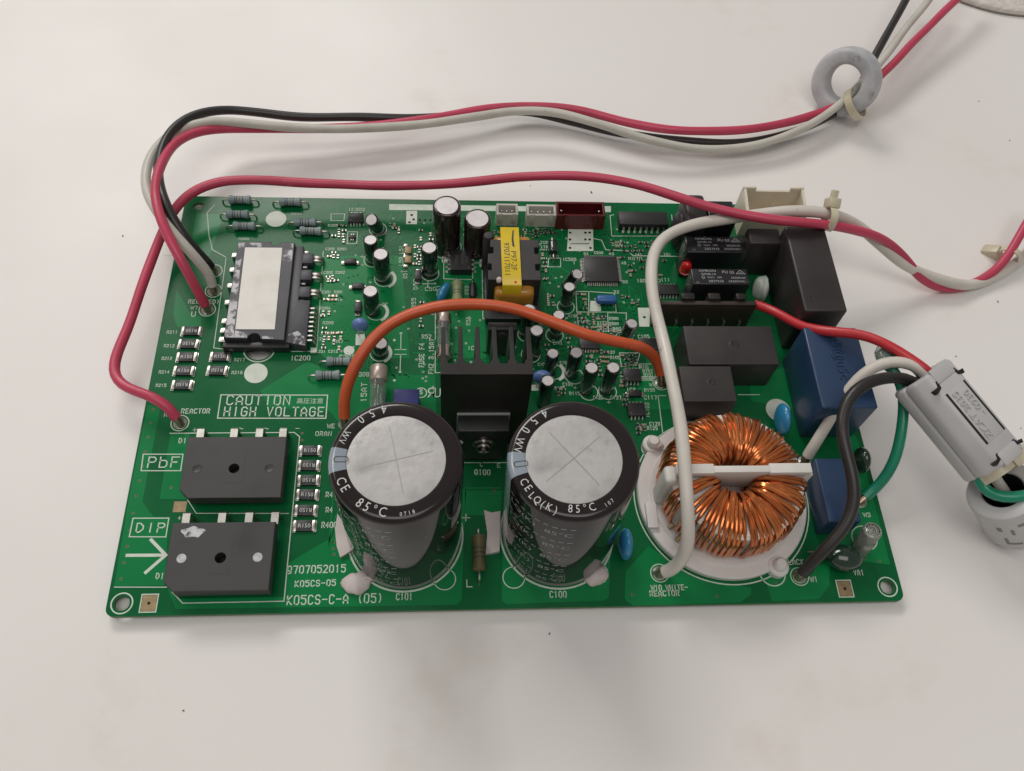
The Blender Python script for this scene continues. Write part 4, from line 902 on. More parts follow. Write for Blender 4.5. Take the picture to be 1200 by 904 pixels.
b = MB(); b.tube(smooth_path([(-4, 1, -2), (-8, 2, -2.5), (-10, 2.5, -4.8)], 2), .35, 8); part('lead', b, 'tin', parent=o)


bA = (236.1, 16.8, 0.0); bB = (235.5, 19.1, 13.0)
dv = Vector(bB) - Vector(bA); L = dv.length
b = MB(); b.lathe([(2.9, .6), (3.0, 1), (3.0, L - .6), (2.7, L), (2.4, L + .02)], 28, cap0=False, cap1=False); o = part('surge_arrester', b, 'clear_sleeve', bA, align(dv).to_3x3(), 'surge arrester in clear crinkled sleeve near the mounting hole')
b = MB(); b.lathe([(1.9, 0), (2.2, .5), (2.2, L * .45), (1.9, L * .5), (1.9, L * .6), (2.2, L * .65), (2.2, L - 1.0), (1.4, L - .6), (.3, L - .55)], 24); part('metal_body', b, 'solder', parent=o)
for r_, z_ in ((.6, L - .3), (1.15, L - .2), (1.7, L - .1), (2.3, L)):
    b = MB(); b.tube([(r_ * math.cos(2 * PI * k / 24), r_ * math.sin(2 * PI * k / 24), z_) for k in range(24)], .16, 6, closed=True); part('sleeve_crinkle', b, 'clear_sleeve', parent=o)

# ---- heatsink and its transistors
fx = [100.5 + 5.1 * k for k in range(6)]; fw = .75
poly = [(99.7, 56.0), (126.9, 56.0)]
for k in range(5, -1, -1):
    x = fx[k]; poly += [(x + fw, 59.8 if k == 5 else 61.3), (x + fw * .8, 72.6), (x - fw * .8, 72.6), (x - fw, 61.3)]
    if k: poly += [(x - fw - .55, 60.6), (x - fw - .75, 59.7), (fx[k - 1] + fw + .75, 59.7), (fx[k - 1] + fw + .55, 60.6)]
poly = [p for p in poly]
poly[2] = (126.9, 61.3); poly[-1] = (99.7, 61.3)
hs = part('heatsink', outline_mesh('heatsink', poly, [], .4, 47.0, 'heatsink', .12), None, label='tall black comb-finned heatsink behind the large capacitors')
q1 = MB(); q1.box(105.1, 49.6, 1.6, 121.1, 55.3, 22.6, .35); q1o = part('power_transistor', q1, 'transistor', label='black power transistor screwed to the heatsink face')
b = MB(); b.box(104.7, 55.3, 1.2, 121.5, 56.02, 23.0, .1); part('insulator', b, 'print_dim', parent=q1o)
sc = (113.4, 49.8, 13.5)
b = MB(); XF = Matrix.Translation((113.2, 49.6, 14.6)) @ Matrix.Rotation(PI / 2, 4, 'X')
b.lathe([(3.8, 0), (3.8, .5), (3.2, .55), (3.0, 1.0), (2.9, 1.2)], 32, xf=XF); part('washer', b, 'screw', parent=q1o)
b = MB(); b.lathe([(2.4, 1.1), (2.5, 1.7), (2.2, 2.7), (1.4, 3.3), (.5, 3.45), (.01, 3.45)], 28, xf=XF); b.box(-1.5, -.22, 3.2, 1.5, .22, 3.5, .05, xf=XF); b.box(-.22, -1.5, 3.2, .22, 1.5, 3.5, .05, xf=XF); part('screw_head', b, 'screw', parent=q1o)
for x in (107.7, 113.1, 118.6):
    b = MB(); b.box(x - .7, 51.8, -1, x + .7, 52.5, 1.8, 0); part('lead', b, 'tin', parent=q1o, smooth=False)
b = MB(); b.ell((105.6, 49.2, 15.5), (1.2, .6, 1.1), 12, 8); part('paste_dot', b, 'paste_smear', parent=q1o)
b = MB(); b.box(115.6, 90.4, 2.0, 125.6, 93.4, 18.4, .3); b.box(115.9, 93.4, 1.5, 125.3, 94.6, 14, .2); q2o = part('power_transistor', b, 'epoxy_dark', label='black transistor standing behind the heatsink fins')
b = MB(); b.lathe([(1.7, 0), (1.6, .2), (.01, .2)], 20, xf=Matrix.Translation((120.6, 90.4, 14.6)) @ Matrix.Rotation(PI / 2, 4, 'X')); part('fixing_hole', b, 'box_black', parent=q2o)
for x in (118, 120.6, 123.2):
    b = MB(); b.box(x - .4, 91.2, -1, x + .4, 91.8, 2.1); part('lead', b, 'tin', parent=q2o, smooth=False)

# ---- transformer
b = MB(); tz = 20.0
cp = [(116.0, 110.2), (134.6, 110.2), (134.8, 114.4), (133.0, 114.6), (133.0, 117.2), (134.8, 117.4), (134.8, 121.8), (133.0, 122.0), (133.0, 124.6), (134.8, 124.8), (134.8, 128.2), (117.2, 128.2), (117.0, 124.8), (118.2, 124.6), (118.2, 122.0), (116.2, 121.8), (116.0, 117.4), (117.4, 117.2), (117.4, 114.6), (116.0, 114.4)]
xf = part('transformer', outline_mesh('transformer', cp, [], 3.0, tz, 'ferrite_core', .35), None, label='dark cored transformer wrapped with a yellow tape')
b = MB(); b.box(118.4, 106.6, 5, 132.6, 133.4, 16.5, 2.0, seg=3); part('winding', b, 'amber_film', parent=xf)
b = MB(); b.box(115.4, 104.4, .6, 135.6, 134.2, 4.2, .5); part('bobbin_base', b, 'epoxy_dark', parent=xf)
for k in range(5):
    for y in (105.0, 133.6):
        b = MB(); b.tube([(117.5 + 4 * k, y, 2.5), (117.5 + 4 * k, y, -1.5)], .5, 8); part('pin', b, 'tin', parent=xf)
t0 = (121.9, 133.7, 20.6); t1 = (128.2, 107.2, 20.6); tx0, tx1 = 120.9, 127.6
b = MB(); yb, yf = t0[1], t1[1]
pr = [(yf + .3, 6.0), (yf - .2, 12), (yf, tz + .2), (yf + .5, tz + .75), (yb - .5, tz + .75), (yb, tz + .2), (yb, 6)]
n = len(pr); vs = [(tx0, y, z) for y, z in pr] + [(tx1, y, z) for y, z in pr]
inner = [(y + (.6 if y < 120 else -.6), z - (.6 if z > tz else 0)) for y, z in pr]
vs += [(tx0, y, z) for y, z in inner] + [(tx1, y, z) for y, z in inner]
fs = [[i, i + 1, n + i + 1, n + i] for i in range(n - 1)] + [[2 * n + i, i, i + 1, 2 * n + i + 1][::1] for i in range(n - 1)] + [[n + i, 3 * n + i, 3 * n + i + 1, n + i + 1] for i in range(n - 1)]
b.add(vs, fs); tp = part('tape', b, 'yellow_tape', parent=xf, angle=50)
b = MB(); zt = tz + .79; ym = (yb + yf) / 2
flat_text(b, '9707117011', (tx0 + 2.0, ym - 1.5), 2.0, zt, rot=-PI / 2, wide=1.05); flat_text(b, 'P97-2F', (tx0 + 4.4, ym - 2.5), 2.0, zt, rot=-PI / 2, wide=1.1)
b.sheet([(tx0 + 4.4, yb - 2), (tx0 + 4.9, yb - 1.8), (tx0 + 4.6, yb - 6), (tx0 + 4.9, yb - 9.6), (tx0 + 4.1, yb - 9.2), (tx0 + 3.9, yb - 6)], zt)
b.disc((tx0 + 4.6, yf + 1.4), .5, zt, 12, 1)
part('printed_code', b, ['print_black', 'led_red'], parent=tp, smooth=False)
b = MB(); b.ell((119.9, 110.4, 19.4), (1.1, 1.2, 1.2), 12, 8, jit=.1, seed=3); part('adhesive_blob', b, 'silicone', parent=xf)
b = MB(); b.lathe([(1.9, 0), (1.9, tz - 1), (1.5, tz - .4), (.1, tz - .3)], 20, xf=Matrix.Translation((116.6, 130.4, 0))); part('bobbin_post', b, 'ferrite_core', parent=xf)

# ---- connectors along the rear edge
def socket(x0, y0, x1, y1, h, style, label, pins, wall=.9, lip=True, inner=None):
    inner = inner or style
    m = outline_mesh('socket', [(x0, y0), (x1, y0), (x1, y1), (x0, y1)], [[(x0 + wall, y0 + wall), (x1 - wall, y0 + wall), (x1 - wall, y1 - wall), (x0 + wall, y1 - wall)]], 0.05, h, style, .12)
    o = part('connector_socket', m, None, label=label)
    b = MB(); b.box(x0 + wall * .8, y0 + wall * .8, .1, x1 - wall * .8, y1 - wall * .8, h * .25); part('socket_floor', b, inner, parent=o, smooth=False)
    if lip:
        for xx in (x0 + .18 * (x1 - x0), x1 - .18 * (x1 - x0)):
            b = MB(); b.box(xx - .8, y0 - .35, h * .3, xx + .8, y0 + .3, h + .7, .15); part('locking_rib', b, style, parent=o)
    for k in range(pins):
        x = x0 + wall + 1.2 + (x1 - x0 - 2 * wall - 2.4) * (k / (pins - 1) if pins > 1 else .5)
        b = MB(); b.box(x - .32, (y0 + y1) / 2 - .32, -1, x + .32, (y0 + y1) / 2 + .32, h * .85, .1); part('pin', b, 'tin', parent=o)
    return o
p, q = (120.8, 151.2), (129.2, 151.4); socket(p[0], p[1], q[0], p[1] + 5.6, 6.8, 'connector_white', 'small white socket behind the yellow taped transformer', 3)
p, q = (132.6, 151.0), (144.1, 151.2); socket(p[0], p[1], q[0], p[1] + 5.6, 6.8, 'connector_white', 'white socket between the smaller white socket and the dark red one', 4)
p, q = (144.1, 149.9), (163.2, 150.2); socket(p[0], p[1], q[0], p[1] + 7.2, 8.2, 'connector_red', 'dark red socket at the rear edge', 2)
o = socket(217.2, 147.6, 241.6, 159.6, 14.0, 'connector_cream', 'large cream socket at the rear edge near the black box capacitor', 3, 1.0, False, 'connector_tan')
for x0_, x1_ in ((217.2, 222.5), (236.3, 241.6)):
    b = MB(); b.box(x0_, 158.6, 13.5, x1_, 159.55, 16.0, .15); part('latch_wall', b, 'connector_cream', parent=o)
for x0_ in (217.3, 240.4):
    b = MB(); b.prism([(148.2, 13.6), (159.4, 13.6), (159.4, 15.8)], x0_, x0_ + 1.1, xf=Matrix(((0, 0, 1, 0), (1, 0, 0, 0), (0, 1, 0, 0), (0, 0, 0, 1)))); part('gusset', b, 'connector_cream', parent=o, smooth=False)

# ---- relays and box components
def boxpart(name, x0, y0, x1, y1, h, style, label, bev=.5, z0=.1, rot=0.0):
    cx, cy = (x0 + x1) / 2, (y0 + y1) / 2
    b = MB(); b.box(x0 - cx, y0 - cy, z0, x1 - cx, y1 - cy, h, bev, seg=3); return part(name, b, style, (cx, cy, 0), rot, label), cx, cy
def relay(x0, y0, x1, y1, h, label):
    o, cx, cy = boxpart('relay', x0, y0, x1, y1, h, 'relay_black', label, .35)
    b = MB(); w, d = x1 - x0, y1 - y0; z = h + .03
    flat_text(b, 'OMRON', (-4.6, 2.5), .95, z, wide=1.25); flat_text(b, 'G5NB-1A', (-4.3, 1.0), .85, z, wide=1.15); flat_text(b, '5VDC', (-3.6, -.5), .75, z); flat_text(b, '2837H3', (-2.0, -2.2), 1.0, z, wide=1.25)
    b.ribbon([(-7.1, -.5), (-6.5, .2), (-5.9, -.5), (-6.5, -1.2)], .16, z, closed=True); b.ribbon([(-1.2, -.3), (.4, -.3)], .14, z); b.ribbon([(-1.2, -.7), (.4, -.7)], .14, z)
    flat_text(b, 'ЯU', (1.9, 2.0), 1.2, z); flat_text(b, 'GS', (4.5, 1.9), 1.2, z, wide=.9); b.ribbon([(6.1, 1.2), (9.4, 1.2), (7.75, 2.9)], .18, z, closed=True); flat_text(b, 'VDE', (7.75, 1.6), .5, z)
    flat_text(b, '3A250VAC', (6.6, -.6), .8, z, wide=1.05); flat_text(b, '5A250VAC~', (6.2, -2.2), .85, z, wide=1.1)
    flat_text(b, '(-)', (-8.8, -2.6), .8, z)
    part('printed_ratings', b, 'print_relay', parent=o, smooth=False)
    for x in (-w / 2 + 1.5, w / 2 - 1.5):
        b = MB(); b.box(x - .4, -d / 2 + 1, -1.2, x + .4, -d / 2 + 1.8, .3); part('lead', b, 'tin', parent=o, smooth=False)
relay(190.6, 127.3, 213.6, 135.0, 15.0, 'black printed relay behind its twin'); relay(190.8, 112.7, 212.0, 119.8, 15.0, 'black printed relay beside the red indicator')
def dimple(o, x, y, h, r=.9):
    b = MB(); b.lathe([(.01, h + .01), (r * .5, h + .012), (r * .8, h + .09), (r, h + .1), (r * 1.15, h - .02)], 24, xf=Matrix.Translation((x, y, 0)), cap1=False); part('moulding_pip', b, 'epoxy_dark', parent=o)
o, cx, cy = boxpart('relay', 184.5, 78.7, 216.2, 94.5, 15.0, 'box_black', 'long plain black relay beside the blue box capacitor', .25); dimple(o, 1.2, 0.2, 15.0, 1.6)
b = MB(); flat_text(b, 'UL', (11.3, 4.6), 1.6, 15.03); flat_text(b, 'CE', (11.3, 2.8), 1.4, 15.03); part('printed_mark', b, 'print_black', parent=o, smooth=False)
o, cx, cy = boxpart('relay', 180.7, 64.2, 198.8, 78.0, 15.0, 'box_black', 'short plain black relay behind the copper choke', .25); dimple(o, 1.3, .6, 15.0, 1.2)
o, cx, cy = boxpart('film_capacitor', 225.0, 94.2, 240.3, 132.0, 25.0, 'box_black', 'tall black box capacitor at the side edge', .9); dimple(o, -4.4, -13.5, 25.0, .9)
o, cx, cy = boxpart('film_capacitor', 224.3, 57.9, 243.3, 89.6, 22.0, 'blue_box', 'tall blue box capacitor with embossed lettering', .7)
b = MB()
vs_, fs_ = glyphs('u5@u5c')
relief(b, 'u5@u5c', (.8, 3.6), 3.6, 21.9, 22.32, rot=-PI / 2, wide=1.0); part('embossed_lettering', b, 'blue_box', parent=o, smooth=False)
b2 = MB()
boxpart('film_capacitor', 222.4, 22.3, 233.2, 44.4, 12.0, 'blue_box', 'low blue box capacitor beside the copper choke', .5)
boxpart('film_capacitor', 213.4, 128.2, 225.6, 135.6, 19.5, 'box_black', 'small black box squeezed behind the tall black capacitor', .8)
boxpart('relay', 199.6, 138.4, 210.0, 148.6, 19.5, 'relay_black', 'glossy black box behind the printed relays', .6)
o, cx, cy = boxpart('film_capacitor', 190.8, 137.4, 199.3, 151.6, 20.0, 'box_black', 'rounded black capacitor at the rear edge behind the relays', 1.6)
b = MB(); b.ell((-4.2, -.6, 8.0), (2.4, 6.0, 8.0), 20, 12); part('dipped_flank', b, 'epoxy_dark', parent=o)

# ---- upright daughter board with its parts
b = MB(); b.box(177.0, 104.2, .1, 213.2, 105.8, 14.2, .1); db = part('daughter_board', b, 'phenolic', label='upright dark brown daughter board in front of the relays')
for x, w in ((188.0, 5), (197.6, 4.6), (207.4, 3.6)):
    b = MB(); b.box(x - w / 2, 105.8, 9, x + w / 2, 108.6, 15.6, .6, seg=3); part('mounted_part', b, 'heatsink', parent=db)
for x in (180, 186, 192, 198, 204, 210):
    b = MB(); b.box(x - .4, 103.6, -1, x + .4, 104.2, 3.5); part('lead', b, 'tin', parent=db, smooth=False)

# ---- indicator
b = MB(); b.lathe([(2.4, 0), (2.4, .9), (2.05, .95), (2.05, 4.0), (1.8, 5.0), (1.2, 5.8), (.5, 6.2), (.01, 6.25)], 28)
o = part('indicator_light', b, 'led_red', (192.5, 127.2, 4.0), label='red indicator lamp beside the printed relay', rot=(.2, -.15, 0))
for dx in (-.9, .9):
    b = MB(); b.tube([(dx, 0, .2), (dx, .2, -5)], .25, 6); part('lead', b, 'tin', parent=o)
b = MB(); b.box(-4, -1.7, 1.2, 4, 1.7, 4.0, 1.1, seg=3); o = part('resonator', b, 'resonator', (161.1, 114.3) + (0,), label='small blue resonator in front of the microcontroller')
for dx in (-2.5, 0, 2.5):
    b = MB(); b.tube([(dx, -.8, 1.6), (dx, -1.2, -1)], .5, 8); part('lead', b, 'solder', parent=o)

# ---- copper wound choke
TX, TY = 192.6, 35.6
b = MB(); b.lathe([(28.3, .2), (28.3, 2.2), (27.9, 2.6), (24.4, 2.6), (24.0, 3.2), (.1, 3.2)], 96); ck = part('wound_choke', b, 'torus_plate', (TX, TY, 0), label='toroidal choke of copper wire on a white plastic base')
b = MB(); b.lathe([(8.6, 4.2), (8.6, 19.0), (9.4, 19.8), (20.4, 19.8), (21.4, 19.0), (21.4, 4.2), (20.4, 3.4), (9.4, 3.4), (8.6, 4.2)], 72, cap0=False, cap1=False); part('core', b, 'white_plastic', parent=ck)
rw = .70
def turn(tw, rin, zt, ro, jit):
    rr = random.Random(jit); P = []
    ri = rin; zb = 2.9 + rw
    seq = [(ri, zb + 1.4, 0), (ri, 10, .12), (ri, zt - 3.0, .22), (ri + .9, zt - .9, .28), (ri + 2.8, zt + .1, .34), ((ri + ro) / 2, zt + .45, .5), (ro - 4.2, zt - .1, .66), (ro - 1.8, zt - 1.3, .76), (ro - .35, zt - 3.6, .84), (ro, 11, .92), (ro - .1, 6.4, .97), (ro - 1.6, 4.1, 1.0), (ro - 5, zb, 1.0), (ri + 3, zb, 1.0)]
    for r_, z_, f in seq:
        a = tw * (f - .5) * (1 if f < 1 else 1); r2 = r_ + rr.uniform(-.12, .12); P.append((r2 * math.cos(a), r2 * math.sin(a), z_ + rr.uniform(-.1, .1)))
    b = MB(); b.tube(soften(smooth_path(P + [P[0]], 1.6)[:-1], 1), rw, 9, closed=True)
    return b
variants = []
rw_r = random.Random(5)
for k in range(12):
    inner = (7.9, 7.0, 6.2)[k % 3]; zt = 20.6 + (0, .5, .9)[k % 3]; ro = 22.2 + (0, .2, .4)[k % 3]
    variants.append([turn(rw_r.uniform(.07, .15), inner, zt, ro, 100 + k).mesh('winding_turn', 'enamel_copper' if k % 5 else 'enamel_copper_dark')][0])
ang = []
for k in range(34): ang.append(8 + 164 * (k + .5) / 34 + rw_r.uniform(-.5, .5))
for k in range(32):
    f = (k + .5) / 32; ang.append(210 + 143 * f ** .92 + rw_r.uniform(-.7, .7))
ang += [193, 197.5, 203]
for k, a in enumerate(ang): obj('winding_turn', variants[(k * 5 + k // 3) % 12], ck, (0, 0, 0), math.radians(a))
b = MB(); b.box(-20.5, -1.6, 21.4, -8.6, 1.7, 24.2, .25); b.box(9.0, -1.6, 21.4, 22.4, 1.7, 24.2, .25); b.box(-8.7, -1.1, 12, 9.1, 1.2, 23.7, .25)
part('divider', b, 'white_plastic', parent=ck)
b = MB(); b.box(-23.6, -3.4, 2.8, -19.5, 2.6, 21.6, 1.4, seg=3); part('side_bracket', b, 'white_plastic', parent=ck)
b = MB(); b.box(20.4, -1.7, 2.8, 23.4, 1.8, 22.2, .5); part('side_bracket', b, 'white_plastic', parent=ck)
for c in ((172.7, 53.3), (206.5, 11.9)):
    d = Vector((c[0] - TX, c[1] - TY)); d = d.normalized() * 28.4
    b = MB(); b.lathe([(3.4, .2), (3.4, 2.6), (3.0, 3.0), (2.2, 3.1), (2.0, 5.2), (1.5, 5.8), (.1, 5.9)], 24, xf=Matrix.Translation((d.x, d.y, 0))); part('fixing_peg', b, 'torus_plate', parent=ck)
b = MB(); b.box(-26.6, -11.5, 2.6, -23.0, -2.8, 4.0, .3); part('base_rib', b, 'torus_plate', parent=ck)
for (u, v) in ((0, 0),):
    for a, z in ((math.radians(212), 8), (math.radians(222), 5.5)):
        b = MB(); r0 = 22.5; b.tube([(r0 * math.cos(a), r0 * math.sin(a), z), ((r0 + 2.2) * math.cos(a), (r0 + 2.2) * math.sin(a), z - .6)], .8, 10); part('wire_end', b, 'bare_copper', parent=ck)

# ---- silicone glue
def blob(c, r, style, label, seed, rot=0.0, lobes=5):
    rr = random.Random(seed); b = MB(); n, m = 28, 14
    ph = [rr.uniform(0, 6.28) for _ in range(6)]
    b.ell((0, 0, 0), (1, 1, 1), n, m)
    v2 = []
    for x, y, z in b.v:
        a = math.atan2(y, x); q = 1 + .13 * math.sin(2 * a + ph[0]) + .09 * math.sin(3 * a + ph[1] + 2 * z) + .06 * math.sin(7 * a + ph[2] + 3 * z)
        v2.append((x * r[0] * q, y * r[1] * q, max(-r[2] * .8, z * r[2] * (1 + .15 * math.sin(4 * x + ph[3])))))
    b.v = v2; return part('adhesive_blob', b, style, c, rot, label, angle=80)
blob((74.0, 8.7) + (.8,), (4.2, 4.0, 1.7), 'silicone', 'pale silicone blob with a pointed tail beside the capacitor foot', 1)
b = MB(); t = (74.0, 9.0); e = (80.0, 9.1); b.tube(smooth_path([(t[0], t[1], 1.6), (t[0] + 3, t[1] + .8, 2.2), (e[0], e[1], 1.2)], 1.5), [1.4 - .2 * k for k in range(len(smooth_path([(t[0], t[1], 1.6), (t[0] + 3, t[1] + .8, 2.2), (e[0], e[1], 1.2)], 1.5)))] if len(smooth_path([(t[0], t[1], 1.6), (t[0] + 3, t[1] + .8, 2.2), (e[0], e[1], 1.2)], 1.5)) < 7 else .5, 8); part('adhesive_tail', b, 'silicone', label='thin pointed tail of pale silicone')
def slab(pts, h, label):
    b = MB(); b.prism([p[:2] for p in pts], .03, h, .4, seg=3, only_top=True); part('adhesive_slab', b, 'silicone', label=label)
slab(((66.7, 31.1), (66.2, 26.0), (67.1, 20.3), (68.4, 16.7), (71.4, 18.6), (71.4, 24.2)), 1.4, 'flat pale silicone slab at the flank of the capacitor by the chip resistors')
slab(((113.5, 31.7), (116.0, 30.8), (118.8, 31.3), (118.1, 17.8), (115.9, 17.3), (113.7, 17.1), (114.4, 24.1)), 1.6, 'flat pale silicone slab between the olive resistor and the capacitor')
blob((147.8, 9.8) + (.8,), (3.8, 3.8, 1.8), 'silicone', 'round pale silicone blob at the foot of the capacitor by the choke', 4)
blob((220.8, 119.6) + (3.0,), (2.6, 4.2, 6.0), 'silicone_pale', 'pale greenish silicone blob between relay and tall black capacitor', 5)
blob((172.7, 53.0) + (4.0,), (1.8, 1.4, 1.2), 'silicone', 'small pale silicone blob on the choke base peg', 7)

# ---- solder at the wire holes, and pin stubs under the board
for c in ((15.4, 127.9), (16.3, 118.9), (15.2, 110.6), (12.4, 64.5), (168.9, 10.3), (214.2, 8.4), (178.1, 79.9), (67.0, 64.0), (224.4, 48.7), (240.5, 33.8)):
    b = MB(); b.lathe([(2.3, .04), (2.2, .12), (1.6, .35), (1.1, 1.0), (.7, 1.5), (.1, 1.6)], 24); part('solder_joint', b, 'solder', (c[0], c[1], 0), label='shiny solder joint at a wire hole')
b = MB()
for x in (12, 60, 123, 186, 236):
    for y in (14, 82, 150): b.tube([(x, y, -BT), (x + .3, y, TABLE)], .5, 8)
part('pin_stubs', b, 'solder', kind='stuff', label='trimmed pin stubs under the board resting on the table')

# ---------------------------------------------------------------- loose wires, ferrites and ties (things of their own)
UP = Vector((0, 0, -TABLE))          # board millimetres to table millimetres
_ws = [0]
def wire(pts, r, style, label, ends=(), it=5, n=14):
    P = soften(smooth_path([Vector(p) + UP for p in pts], 4), it)
    _ws[0] += 1; rk_ = random.Random(_ws[0]); ph = [rk_.uniform(0, 6.28) for _ in range(6)]
    for i in range(3, len(P) - 3):      # slight waviness of handled wire
        t = i * .16; P[i] = P[i] + Vector((math.sin(t + ph[0]) + math.sin(2.3 * t + ph[1]), math.sin(1.2 * t + ph[2]) + math.sin(2.7 * t + ph[3]), .5 * math.sin(.9 * t + ph[4]))) * .075
    full = P; lead = {}
    for e in ends:      # strip the insulation off the last millimetres
        Q = P if e == 0 else P[::-1]; acc = 0; k = 0
        while acc < 1.7: acc += (Q[k + 1] - Q[k]).length; k += 1
        lead[e] = Q[:k + 1]; Q = Q[k:]; P = Q if e == 0 else Q[::-1]
    b = MB(); b.tube(P, [r * (1 + .025 * math.sin(i * .37 + ph[5])) for i in range(len(P))], n)
    o = obj('wire', b.mesh('wire', style), None, label=label, cat='wire')
    for e, Q in lead.items():
        end = Q[0] + Vector((0, 0, -1.6)); b = MB(); b.tube([end] + list(Q) + [Q[-1] + (Q[-1] - Q[-2]).normalized() * .6], r * .68, 12); obj('bare_end', b.mesh('bare_end', 'wire_tin'), o)
    return o
RW = 1.78
# three motor wires: up from the board, round the corner, along the back, through the ferrite ring
wire([(15.8, 109.5, 1.6), (14.9, 110.5, 6.0), (10.2, 117.5, 17.0), (4.6, 126.9, 22.0), (-0.2, 138.6, 24.0), (-2.6, 148.3, 23.0), (-2.8, 161.3, 21.0), (-1.0, 174.3, 18.0), (4.3, 182.9, 15.0), (13.3, 188.5, 12.0), (35.6, 192.3, 9.0), (65.7, 196.3, 7.0), (93.3, 202.5, 6.0), (114.7, 209.8, 5.0), (136.6, 213.3, 4.5), (158.4, 211.3, 4.5),
      (179.7, 203.8, 5.0), (197.3, 199.5, 6.0), (215.6, 199.3, 6.0), (235.1, 202.9, 5.0), (255.8, 210.3, 4.0), (270.8, 217.0, 4.0), (283.8, 224.4, 5.0), (296.6, 235.1, 8.0), (318.2, 257.5, 10.0), (343.9, 283.4, 12.0), (362.3, 302.3, 12.0)], RW, 'wire_pink', 'raspberry red wire running from the power module through the grey ferrite ring', (0,))
wire([(16.8, 117.8, 1.6), (17.0, 119.9, 5.0), (12.8, 122.9, 14.0), (6.0, 129.4, 19.0), (-1.2, 138.1, 21.0), (-6.4, 148.1, 20.0), (-8.5, 156.4, 19.0), (-8.8, 166.2, 18.0), (-6.0, 176.5, 17.0), (-0.7, 183.9, 16.0), (9.0, 189.0, 15.0), (24.8, 190.6, 13.0), (41.0, 190.9, 11.0), (66.1, 192.2, 10.0), (93.4, 196.9, 9.0), (114.4, 202.8, 8.0), (128.8, 206.0, 8.0), (146.7, 206.1, 8.0),
      (164.3, 200.2, 8.0), (185.6, 193.5, 6.0), (205.7, 190.9, 4.0), (224.6, 192.7, 3.0), (246.0, 199.3, 4.0), (262.8, 208.9, 5.0), (275.9, 219.2, 7.0), (286.0, 229.1, 9.0), (297.9, 242.2, 11.0), (313.1, 261.8, 12.0), (329.5, 281.9, 13.0), (343.7, 299.9, 13.0)], RW * .98, 'wire_ivory', 'ivory wire running from the power module through the grey ferrite ring', (0,))
wire([(15.9, 126.6, 1.6), (14.4, 127.2, 6.0), (10.5, 128.6, 14.0), (4.9, 135.2, 20.0), (0.4, 144.4, 22.0), (-3.0, 154.6, 21.0), (-4.6, 165.2, 20.0), (-3.5, 178.1, 19.0), (1.4, 188.5, 17.0), (8.2, 194.8, 15.0), (15.0, 198.1, 13.0), (25.1, 199.2, 11.0), (40.0, 199.1, 9.0), (65.4, 201.8, 7.0), (89.7, 204.2, 5.0), (114.7, 208.9, 3.5), (136.9, 213.8, 1.0), (155.2, 209.3, 0.0),
      (176.8, 202.9, 0.0), (198.7, 200.0, 0.0), (221.1, 199.1, -0.5), (242.6, 202.7, -0.5), (261.2, 210.5, 0.0), (276.2, 219.4, 1.5), (285.9, 229.8, 6.0), (292.5, 241.0, 9.0), (303.9, 259.1, 11.0), (318.0, 281.3, 13.0), (330.1, 300.4, 13.0)], RW, 'wire_black', 'black wire running from the power module through the grey ferrite ring', (0,))
# reactor wires
wire([(13.0, 63.7, 1.6), (11.6, 65.8, 5.0), (7.6, 68.7, 8.0), (0.8, 71.9, 8.0), (-6.1, 75.0, 7.0), (-9.7, 79.0, 7.0), (-10.1, 86.3, 7.0), (-8.2, 98.1, 7.0), (-5.4, 120.8, 8.0), (-2.9, 136.7, 9.0), (0.9, 147.7, 11.0), (6.5, 155.6, 12.0), (15.5, 159.8, 13.0), (29.6, 160.9, 13.0), (48.5, 161.0, 12.0), (71.0, 161.3, 11.0), (93.8, 160.7, 12.0), (113.5, 161.3, 14.0), (133.1, 161.7, 17.0), (152.5, 160.3, 19.0),
      (171.5, 155.2, 21.0), (189.1, 145.2, 24.0), (203.6, 137.8, 26.0), (218.0, 132.5, 28.0), (233.6, 130.8, 28.0), (251.5, 131.6, 24.0), (265.8, 131.9, 18.0), (277.4, 129.8, 10.0), (286.3, 124.9, 3.0), (297.2, 123.4, -1.5), (310.0, 126.0, -1.5), (321.3, 132.3, 1.0), (328.1, 140.4, 5.0), (334.8, 149.4, 8.0), (344.2, 160.0, 10.0)], RW, 'wire_pink', 'raspberry red wire curving round the board corner and twisting with the white wire', (0,))
wire([(168.5, 9.8, 1.6), (171.2, 9.3, 4.0), (173.4, 10.6, 9.0), (174.0, 13.5, 18.0), (173.4, 21.2, 25.0), (173.3, 34.7, 29.0), (173.4, 53.2, 30.0), (172.9, 72.6, 29.0), (172.3, 93.0, 26.0), (173.2, 109.6, 23.0), (176.0, 122.2, 21.0), (182.1, 131.0, 20.0), (192.4, 135.4, 21.0), (204.6, 137.2, 22.0), (217.2, 138.3, 24.0), (228.9, 137.4, 27.0), (241.7, 136.6, 27.0), (253.6, 136.6, 22.0), (265.6, 132.3, 15.0), (277.8, 127.7, 8.0), (290.1, 126.2, 3.0),
      (297.7, 124.2, 2.0), (309.9, 125.6, -1.5), (320.0, 129.5, -1.5), (329.1, 135.1, -1.5), (337.3, 140.9, -1.0), (345.5, 148.2, 0.0)], RW * 1.18, 'wire_white', 'white wire arching over the board beside the copper choke', (0,))
wire([(67.2, 63.1, 1.6), (67.2, 66.3, 6.0), (68.1, 70.2, 12.0), (70.8, 75.8, 17.0), (76.4, 83.5, 21.0), (84.1, 90.4, 23.0), (94.8, 94.9, 24.0), (109.1, 96.8, 24.0), (123.5, 95.5, 24.0), (137.4, 91.0, 22.0), (149.6, 87.2, 20.0), (161.2, 86.0, 17.0), (170.1, 86.3, 13.0), (175.6, 85.0, 7.5), (177.7, 81.3, 3.0), (177.7, 79.1, 1.4)], RW * 1.1, 'wire_orange', 'orange wire arching across the middle of the board', (0, 1), it=4)
